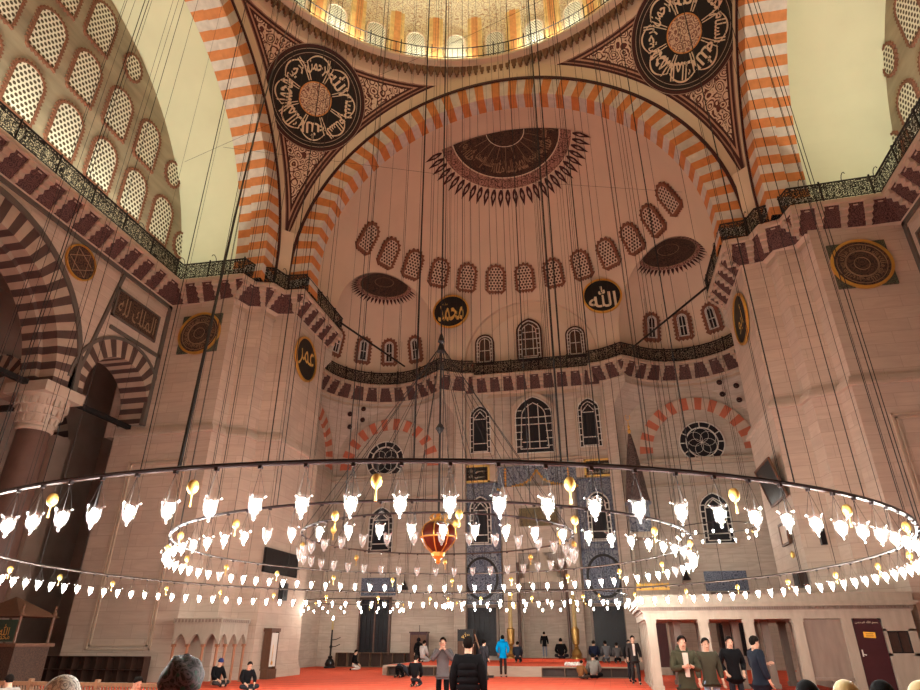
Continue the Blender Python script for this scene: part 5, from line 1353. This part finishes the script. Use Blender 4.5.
    if hood: m = MB(); m.lathe([(.0, -.08), (.10, -.06), (.13, 0), (.09, .06), (.05, .05)], 14, tuple(J['N'] - fwd * .08 + up * .02), M_=Rm); m.build('hood', cm(hood), t, smooth=True)
    return t
BK = (.006, .006, .007)
person(1.63, -8.6, 0, PI, 'stand', 'man in a black quilted puffer jacket seen from behind in the foreground', top=BK, quilt=True, scale=.955)
person(-.24, -2.5, 0, .15, 'stand', 'young man in a grey and black sweater holding his hands to his mouth', top=(.13, .12, .125), legs=BK, scale=.96, arms='face')
person(5.12, -5.5, 0, .1, 'stand', 'man in an olive green parka looking down at his phone', top=(.05, .046, .028), legs=(.015, .015, .024), coat=.22, scale=.97, arms='phone', shirt=(.55, .47, .40), hood=(.06, .055, .035))
person(5.75, -3.9, 0, .2, 'stand', 'young man in black jacket and light blue jeans beside the man in the parka', top=(.05, .045, .03), legs=(.24, .32, .44), scale=.95)
person(6.51, -2.2, 0, .15, 'stand', 'man in a long black coat standing with hands in pockets before the tribune', top=BK, coat=.12, scale=.97, arms='pocket')
person(6.65, -4.2, 0, 1.9, 'stand', 'man in a dark navy coat turned to the left, rightmost of the standing men', top=(.014, .018, .028), legs=(.014, .016, .024), coat=.2, scale=.97, arms='mix')
person(-1.18, 13.7, 0, PI, 'stand', 'person in a bright blue jacket standing before the platform, seen from behind', top=(.0, .27, .60), legs=(.035, .022, .02), scale=1.05, hood=(.0, .25, .56), arms='pocket')
person(4.75, 9.3, 0, .1, 'walk', 'man in a dark suit and pale shirt walking beside the tribune', top=(.03, .026, .025), legs=(.025, .022, .022), scale=1.02, shirt=(.55, .5, .45), coat=.1)
person(5.0 - .35, 11.4, 0, .4, 'stand', 'person in dark clothes half hidden behind the man in the suit', top=BK, scale=.93)
person(-1.72, 11.6, 0, 2.6, 'stand', 'person in a dark jacket mostly hidden behind the man in the puffer jacket', top=(.03, .03, .035), scale=.93, shirt=(.6, .55, .5))
person(-10.85, 5.0, 0, 1.2, 'sit', 'person in black with a dark blue cap sitting cross-legged by the small marble arcade', top=BK, legs=(.035, .03, .03), cap=cm((.02, .03, .10)), scale=1.05, shirt=None)
person(-8.7, 3.4, 0, .9, 'sit', 'person in black sitting on the carpet in front of the long-case clock', top=BK, scale=1.0)
person(-10.9, 19.6, 0, 1.8, 'kneel', 'person in black top and pale trousers kneeling by the low shelf at the far left', top=BK, legs=(.55, .50, .45), scale=1.05)
person(-6.0, 12.9, 0, PI, 'bow', 'person in dark grey bowing to the floor in front of the platform', top=(.035, .04, .05), legs=BK, scale=1.1)
person(-3.5, 6.6, 0, PI, 'kneel', 'person in black kneeling on the carpet left of the man with hands to his mouth', top=BK, scale=1.05)
person(-7.3, 20.6, 0, PI, 'stand', 'person in a long black robe standing before the dark cupboard', top=BK, scarf=cm(BK), robe=True, scale=.98)
person(-6.6, 19.2, .45, PI - .5, 'kneel', 'person in pale grey kneeling on the left part of the platform', top=(.45, .43, .42), legs=(.4, .38, .37), scale=1.1)
person(-1.25, 19.8, .45, PI, 'kneel', 'person in dark clothes kneeling behind the one in the blue jacket', top=(.02, .024, .035), scale=1.05)
person(.1, 22.0, .6, PI, 'stand', 'person in black jacket and grey trousers standing before the mihrab', top=BK, legs=(.16, .18, .22), scale=.84)
person(1.1, 21.3, .6, PI, 'sit', 'person in black sitting right in front of the mihrab', top=BK, scale=1.2)
person(3.0, 20.2, .45, PI, 'kneel', 'person in navy kneeling by the right ground window, left of two others', top=(.014, .017, .035), scale=1.1)
person(3.65, 20.8, .45, PI + .2, 'kneel', 'person in grey kneeling between two others by the right ground window', top=(.16, .16, .17), legs=(.15, .15, .16), scale=1.1)
person(4.25, 19.6, .45, PI, 'kneel', 'person in dark grey kneeling closest to the pulpit, right of two others', top=(.09, .085, .085), legs=BK, scale=1.0)
person(3.05, 13.0, 0, PI, 'sit', 'person in a grey coat sitting on the carpet before the right shelf', top=(.20, .19, .17), legs=BK, scale=1.15)
person(2.5, 12.8, 0, PI - .5, 'sit', 'child in a brown jacket sitting beside the person in the grey coat', top=(.20, .09, .035), legs=(.06, .04, .03), scale=.85)
person(1.44, -15.6, 0, PI, 'stand', 'person in a dark green and purple patterned headscarf close to the camera', top=(.02, .02, .025), scarf='scarf_pattern', scale=.86)
person(.82, -15.75, 0, PI, 'stand', 'person in a white patterned cap close to the camera at lower left', top=(.3, .29, .27), cap='cap_pattern', scale=.815)
hd = (('dark-haired person seated among the row at lower right, leftmost of the row', 5.25, -13.0, (.012, .012, .013), None), ('person with a beige cap seated at lower right, left of the maroon door', 5.5, -13.1, None, 'wax'), ('person with black hair seated at lower right before the marble slab', 5.82, -12.9, (.012, .012, .013), None), ('person with a beige cap seated at lower right in front of the maroon door', 6.02, -13.1, None, 'wax'), ('person with dark hair seated at lower right, rightmost of the row', 6.3, -13.1, (.05, .045, .045), None))
for lab, x, y, hc, cp in hd:
    person(x, y, 0, PI - .3, 'chair', lab, top=BK, hair=hc or BK, cap=cp, scale=1.0)
    m = MB(); st = thing('stool', 'plain dark wooden stool under the %s seated person of the lower right row' % ('first', 'second', 'third', 'fourth', 'fifth')[hd.index((lab, x, y, hc, cp))], 'stool', (x, y + 0, 0)); 
    m.bb(-.2, .2, -.12, .28, .36, .40); m.build('seat', 'dark_wood', st)
    for a in (-.17, .17):
        for b in (-.09, .25): m = MB(); m.tube([(a, b, 0), (a, b, .36)], .02, 6); m.build('leg', 'dark_wood', st)
person(-9.1, -6.1, 0, -2.0, 'sit', 'small dark-haired person sitting behind the slatted barrier at the far left', top=(.3, .28, .26), scale=1.0)
person(-5.9, -6.2, 0, 1.2, 'sit', 'person in a red top sitting at the right end of the slatted barrier', top=(.45, .03, .02), scale=1.0)

# ------------------------------------------------------------------ chandeliers
bulbN = [0]
def lamp_proto():
    t = thing('glass_lamp', '', 'lamp')
    m = MB(); m.lathe([(.0, -.268), (.018, -.262), (.024, -.245), (.016, -.228), (.03, -.218), (.056, -.185), (.072, -.14), (.079, -.09), (.08, -.045), (.085, -.018), (.1, 0)], 14)
    for k in range(3):
        a = k * 2 * PI / 3; m.box((.1 * cos(a), .1 * sin(a), .004), (.03, .02, .02), rz=a)
    m.build('glass_cup', 'cup_glass', t, smooth=True)
    m = MB(); m.lathe([(.0, -.185), (.022, -.175), (.04, -.12), (.04, -.075), (.025, -.035), (0, -.025)], 8); m.build('bulb', 'bulb', t, smooth=True)
    m = MB()
    for k in range(3):
        a = k * 2 * PI / 3; m.tube([(.1 * cos(a), .1 * sin(a), 0), (0, 0, .33)], .003, 3)
    m.tube([(0, 0, .33), (0, 0, .36)], .004, 3)
    m.build('hanger', 'iron', t)
    return t
def egg_proto():
    t = thing('egg_ornament', '', 'ornament')
    m = MB(); m.lathe([(0, -.085), (.03, -.08), (.055, -.05), (.068, -.005), (.062, .04), (.04, .075), (.012, .088), (0, .09)], 16); m.build('egg', 'egg_gold', t, smooth=True)
    m = MB(); m.tube([(0, 0, -.085), (0, 0, -.12)], .012, 6); m.tube([(0, 0, -.12), (0, 0, -.23)], [.008, .018], 6); m.build('tassel', 'gold_paint', t)
    m = MB(); m.tube([(0, 0, .085), (0, 0, .2)], .004, 4); m.build('cord', 'cable_black', t)
    return t
lampP, eggP = lamp_proto(), egg_proto()
clear_ = []
def clear_cup():
    if not clear_:
        src = [c for c in lampP.children if c.name.startswith('glass_cup')][0].data.copy(); src.materials[0] = MATS['cup_clear']; clear_.append(src)
    return clear_[0]
lamp_used = [False]; egg_used = [False]
unlit = MB(); unlit.lathe([(.0, -.14), (.012, -.13), (.018, -.10), (.014, -.06), (0, -.04)], 8)
unlit_me = unlit.build('tmp', 'white_tracery'); unlit_data = unlit_me.data; bpy.data.objects.remove(unlit_me)
def place_lamp(x, y, z, label, group, sc=1, lit=True, rz=0):
    if not lamp_used[0]: t = lampP; lamp_used[0] = True
    else: t = copy_tree(lampP)
    t.location = (x, y, z); t.rotation_euler = (0, 0, rz); t.scale = (sc,) * 3; t['label'] = label; t['group'] = group
    if not lit:
        for c in t.children:
            if c.name.startswith('bulb'): c.data = unlit_data
            if c.name.startswith('glass_cup'): c.data = clear_cup()
    return t
def place_egg(x, y, z, label, group, sc=1):
    if not egg_used[0]: t = eggP; egg_used[0] = True
    else: t = copy_tree(eggP)
    t.location = (x, y, z); t.scale = (sc,) * 3; t['label'] = label; t['group'] = group
def dome_z(x, y): r2 = x * x + (y - CY) ** 2; return 40.2 + 12 * sqrt(max(0, 1 - r2 / 13.95 ** 2))
def hoop(name, lab, c, r, z, nl, ne, ncab, drop, which, lit=True, sc=.88, topz=None, ph=0.0, tube=.028, fan=None, unlit_some=0):
    t = thing('ring_chandelier', lab, 'chandelier', (c[0], c[1], z))
    m = MB(); m.tube([(r * cos(2 * PI * i / 120), r * sin(2 * PI * i / 120), 0) for i in range(120)], tube, 8, closed=True)
    for i in range(nl):
        a = 2 * PI * (i + ph) / nl; m.box((r * cos(a), r * sin(a), -tube), (.04, .04, .05), rz=a)
    m.build('hoop', 'hoop_iron', t)
    m = MB(); m.tube([((r - .035) * cos(2 * PI * i / 120), (r - .035) * sin(2 * PI * i / 120), -.005) for i in range(120)], tube * .45, 5, closed=True); m.build('inner_rail', 'moulding', t)
    for i in range(ncab):
        a = 2 * PI * (i + .37) / ncab + ph; x, y = r * cos(a), r * sin(a)
        zt = (topz(c[0] + x, c[1] + y) if topz else dome_z(c[0] + x, c[1] + y)) - z
        m = MB(); m.tube([(x, y, .02), (x + random.uniform(-.05, .05), y, zt)], random.choice((.006, .007, .009)), 4)
        if i % 5 == 2:
            w_ = random.uniform(.1, .3); m.tube([(x + w_ * .3, y, .02), (x + w_, y + .1, zt)], .008, 4)
        m.build('suspension_cable', 'cable_black', t)
    if fan:
        for i in range(16):
            a = 2 * PI * i / 16 + .1; m = MB(); m.tube([(r * cos(a), r * sin(a), 0), (0, 0, fan - z)], .008, 4); m.build('fan_cable', 'cable_black', t)
    for i in range(nl):
        a = 2 * PI * (i + ph) / nl; l_ = lit
        if unlit_some and i % unlit_some == 3: l_ = False
        place_lamp(c[0] + r * cos(a), c[1] + r * sin(a), z - drop, '%s glass cup lamp on the %s' % ('lit' if l_ else 'unlit clear', which), '%s lamps of the %s' % ('lit' if l_ else 'unlit', which), sc, l_, a)
    for i in range(ne):
        a = 2 * PI * (i * round(nl / ne) + .5 + ph) / nl; place_egg(c[0] + r * cos(a), c[1] + r * sin(a), z - .24 * sc, 'gold egg with tassel between lamps of the %s' % which, 'gold eggs of the %s' % which, sc)
    return t
hoop('outer', 'widest low black hoop of the great chandelier, carrying lit glass cup lamps', (-.08, -3.66), 9.68, 3.24, 124, 31, 40, .34, 'widest hoop', sc=.86)
hoop('middle', 'middle black hoop of the great chandelier with lit lamps', (-.22, -3.6), 6.02, 3.6, 76, 19, 26, .36, 'middle hoop', ph=.3, tube=.024, unlit_some=17)
hoop('inner', 'small innermost hoop of the great chandelier with unlit clear lamps', (0, CY), 3.21, 3.83, 38, 8, 8, .38, 'innermost hoop', lit=False, ph=.1, tube=.02, fan=8.96)
def semi_z(x, y): return 21.5 + sqrt(max(1, 12.3 ** 2 - x * x - (y - 12.1) ** 2))
hoop('apse', 'hoop of small lit lamps hanging low in front of the mihrab', (.6, 12.1), 4.25, 3.45, 28, 8, 16, .36, 'hoop before the mihrab', topz=semi_z, tube=.02, sc=.72)
hoop('left bay', 'small hoop of lit lamps hanging low in the left corner bay', (-10.1, 14.3 + 2.2), 2.9, 3.55, 18, 4, 8, .36, 'small hoop in the left corner bay', topz=lambda x, y: 19, tube=.02, sc=.72)
hoop('right bay', 'small high hoop of lit lamps in the right corner bay', (10.0, 17.3), 2.0, 7.05, 14, 3, 8, .36, 'small high hoop in the right corner bay', topz=lambda x, y: 22, tube=.02, sc=.72)
t = thing('cable_knot', 'dark conical knot where the central cables fan out high over the innermost hoop', 'cable fitting', (0, CY, 8.96))
m = MB(); m.lathe([(0, -.25), (.12, -.2), (.05, .05), (.1, .1), (.03, .35), (0, .36)], 10); m.build('knot', 'iron', t)
m = MB(); m.tube([(0, 0, .3), (0, 0, 43.0)], .022, 6); m.build('main_cable', 'cable_black', t)
m = MB(); m.tube([(0, 0, -.2), (0, 0, -4.55)], .028, 6); m.lathe([(0, -.2), (.12, 0), (0, .2)], 4, (0, 0, -2.4)); m.build('lower_cable', 'cable_black', t)
t = thing('egg_pendant', 'large ruby egg-shaped pendant with gilt straps and crown at the chandelier centre', 'pendant', (0, CY, 3.83))
m = MB(); m.lathe([(0, -.36), (.14, -.34), (.32, -.2), (.43, -.02), (.44, .1), (.38, .25), (.24, .34), (.1, .37), (0, .37)], 32); m.build('ruby_body', 'egg_ruby', t, smooth=True)
m = MB()
for k in range(8):
    a = 2 * PI * k / 8; m.tube([(r * cos(a), r * sin(a), z) for r, z in ((.1, .38), (.25, .35), (.39, .26), (.45, .1), (.44, -.02), (.33, -.21), (.14, -.36))], .014, 5)
m.lathe([(.43, -.03), (.455, -.02), (.455, .0), (.43, .01)], 32); m.build('gilt_strap', 'gold', t)
m = MB(); m.lathe([(.1, .36), (.14, .4), (.1, .46), (.05, .5), (.08, .54), (0, .58)], 12)
for k in range(6):
    a = 2 * PI * k / 6; m.tube([((.12 + .1 * sin(q * .7)) * cos(a), (.12 + .1 * sin(q * .7)) * sin(a), .38 + .04 * q) for q in range(5)] , .018, 5)
m.build('gilt_crown', 'gold', t)
m = MB(); m.lathe([(.14, -.34), (.17, -.36), (.15, -.44), (.09, -.48), (.05, -.54), (.07, -.57), (0, -.62)], 12); m.build('gilt_base', 'gold', t)
# loose heavy power cable running down to the outer hoop
m = MB(); pts = []
for i in range(17):
    q = i / 16; pts.append((-.6 - 10.2 * q - .35 * sin(PI * q), -13.25 + 15.9 * q, 3.28 + 32.6 * q - .5 * sin(PI * q)))
m.tube(pts, .024, 6); tag(m.build('power_cable', 'cable_black'), 'thick slack black cable slanting down from the dome to the widest hoop', 'cable')
for k, (x0, y0, z0, x1, y1, z1) in enumerate(((-13.2, 2, 24.4, 11, 14, 27), (-11.3, 14.0, 20.2, -9.2, 21.5, 20.1), (11.3, 13.6, 19.9, 7.4, 21.9, 20.2), (-18, 5, 27, 18, -3, 30))):
    if k in (1, 2):
        m = MB(); m.tube([(x0, y0, z0), (x1, y1, z1)], .07, 6); tag(m.build('gallery_beam', 'iron'), 'dark straight bar spanning the %s exedra at gallery level' % ('left' if k == 1 else 'right'), 'bar')
    else:
        m = MB(); m.tube([(x0, y0, z0), ((x0 + x1) / 2, (y0 + y1) / 2, (z0 + z1) / 2 - .5), (x1, y1, z1)], .01, 4); tag(m.build('cross_wire', 'cable_black'), 'thin wire strung across the hall %s' % ('below the semidome arch' if k == 0 else 'between the side tympana'), 'wire')


# world: dim
w = bpy.data.worlds.new('world'); S.world = w; w.use_nodes = True
w.node_tree.nodes['Background'].inputs[0].default_value = (1, .86, .7, 1); w.node_tree.nodes['Background'].inputs[1].default_value = .01
S.view_settings.view_transform = 'Standard'; S.view_settings.look = 'None'; S.view_settings.gamma = 1; S.view_settings.exposure = 0; S.view_settings.use_curve_mapping = False
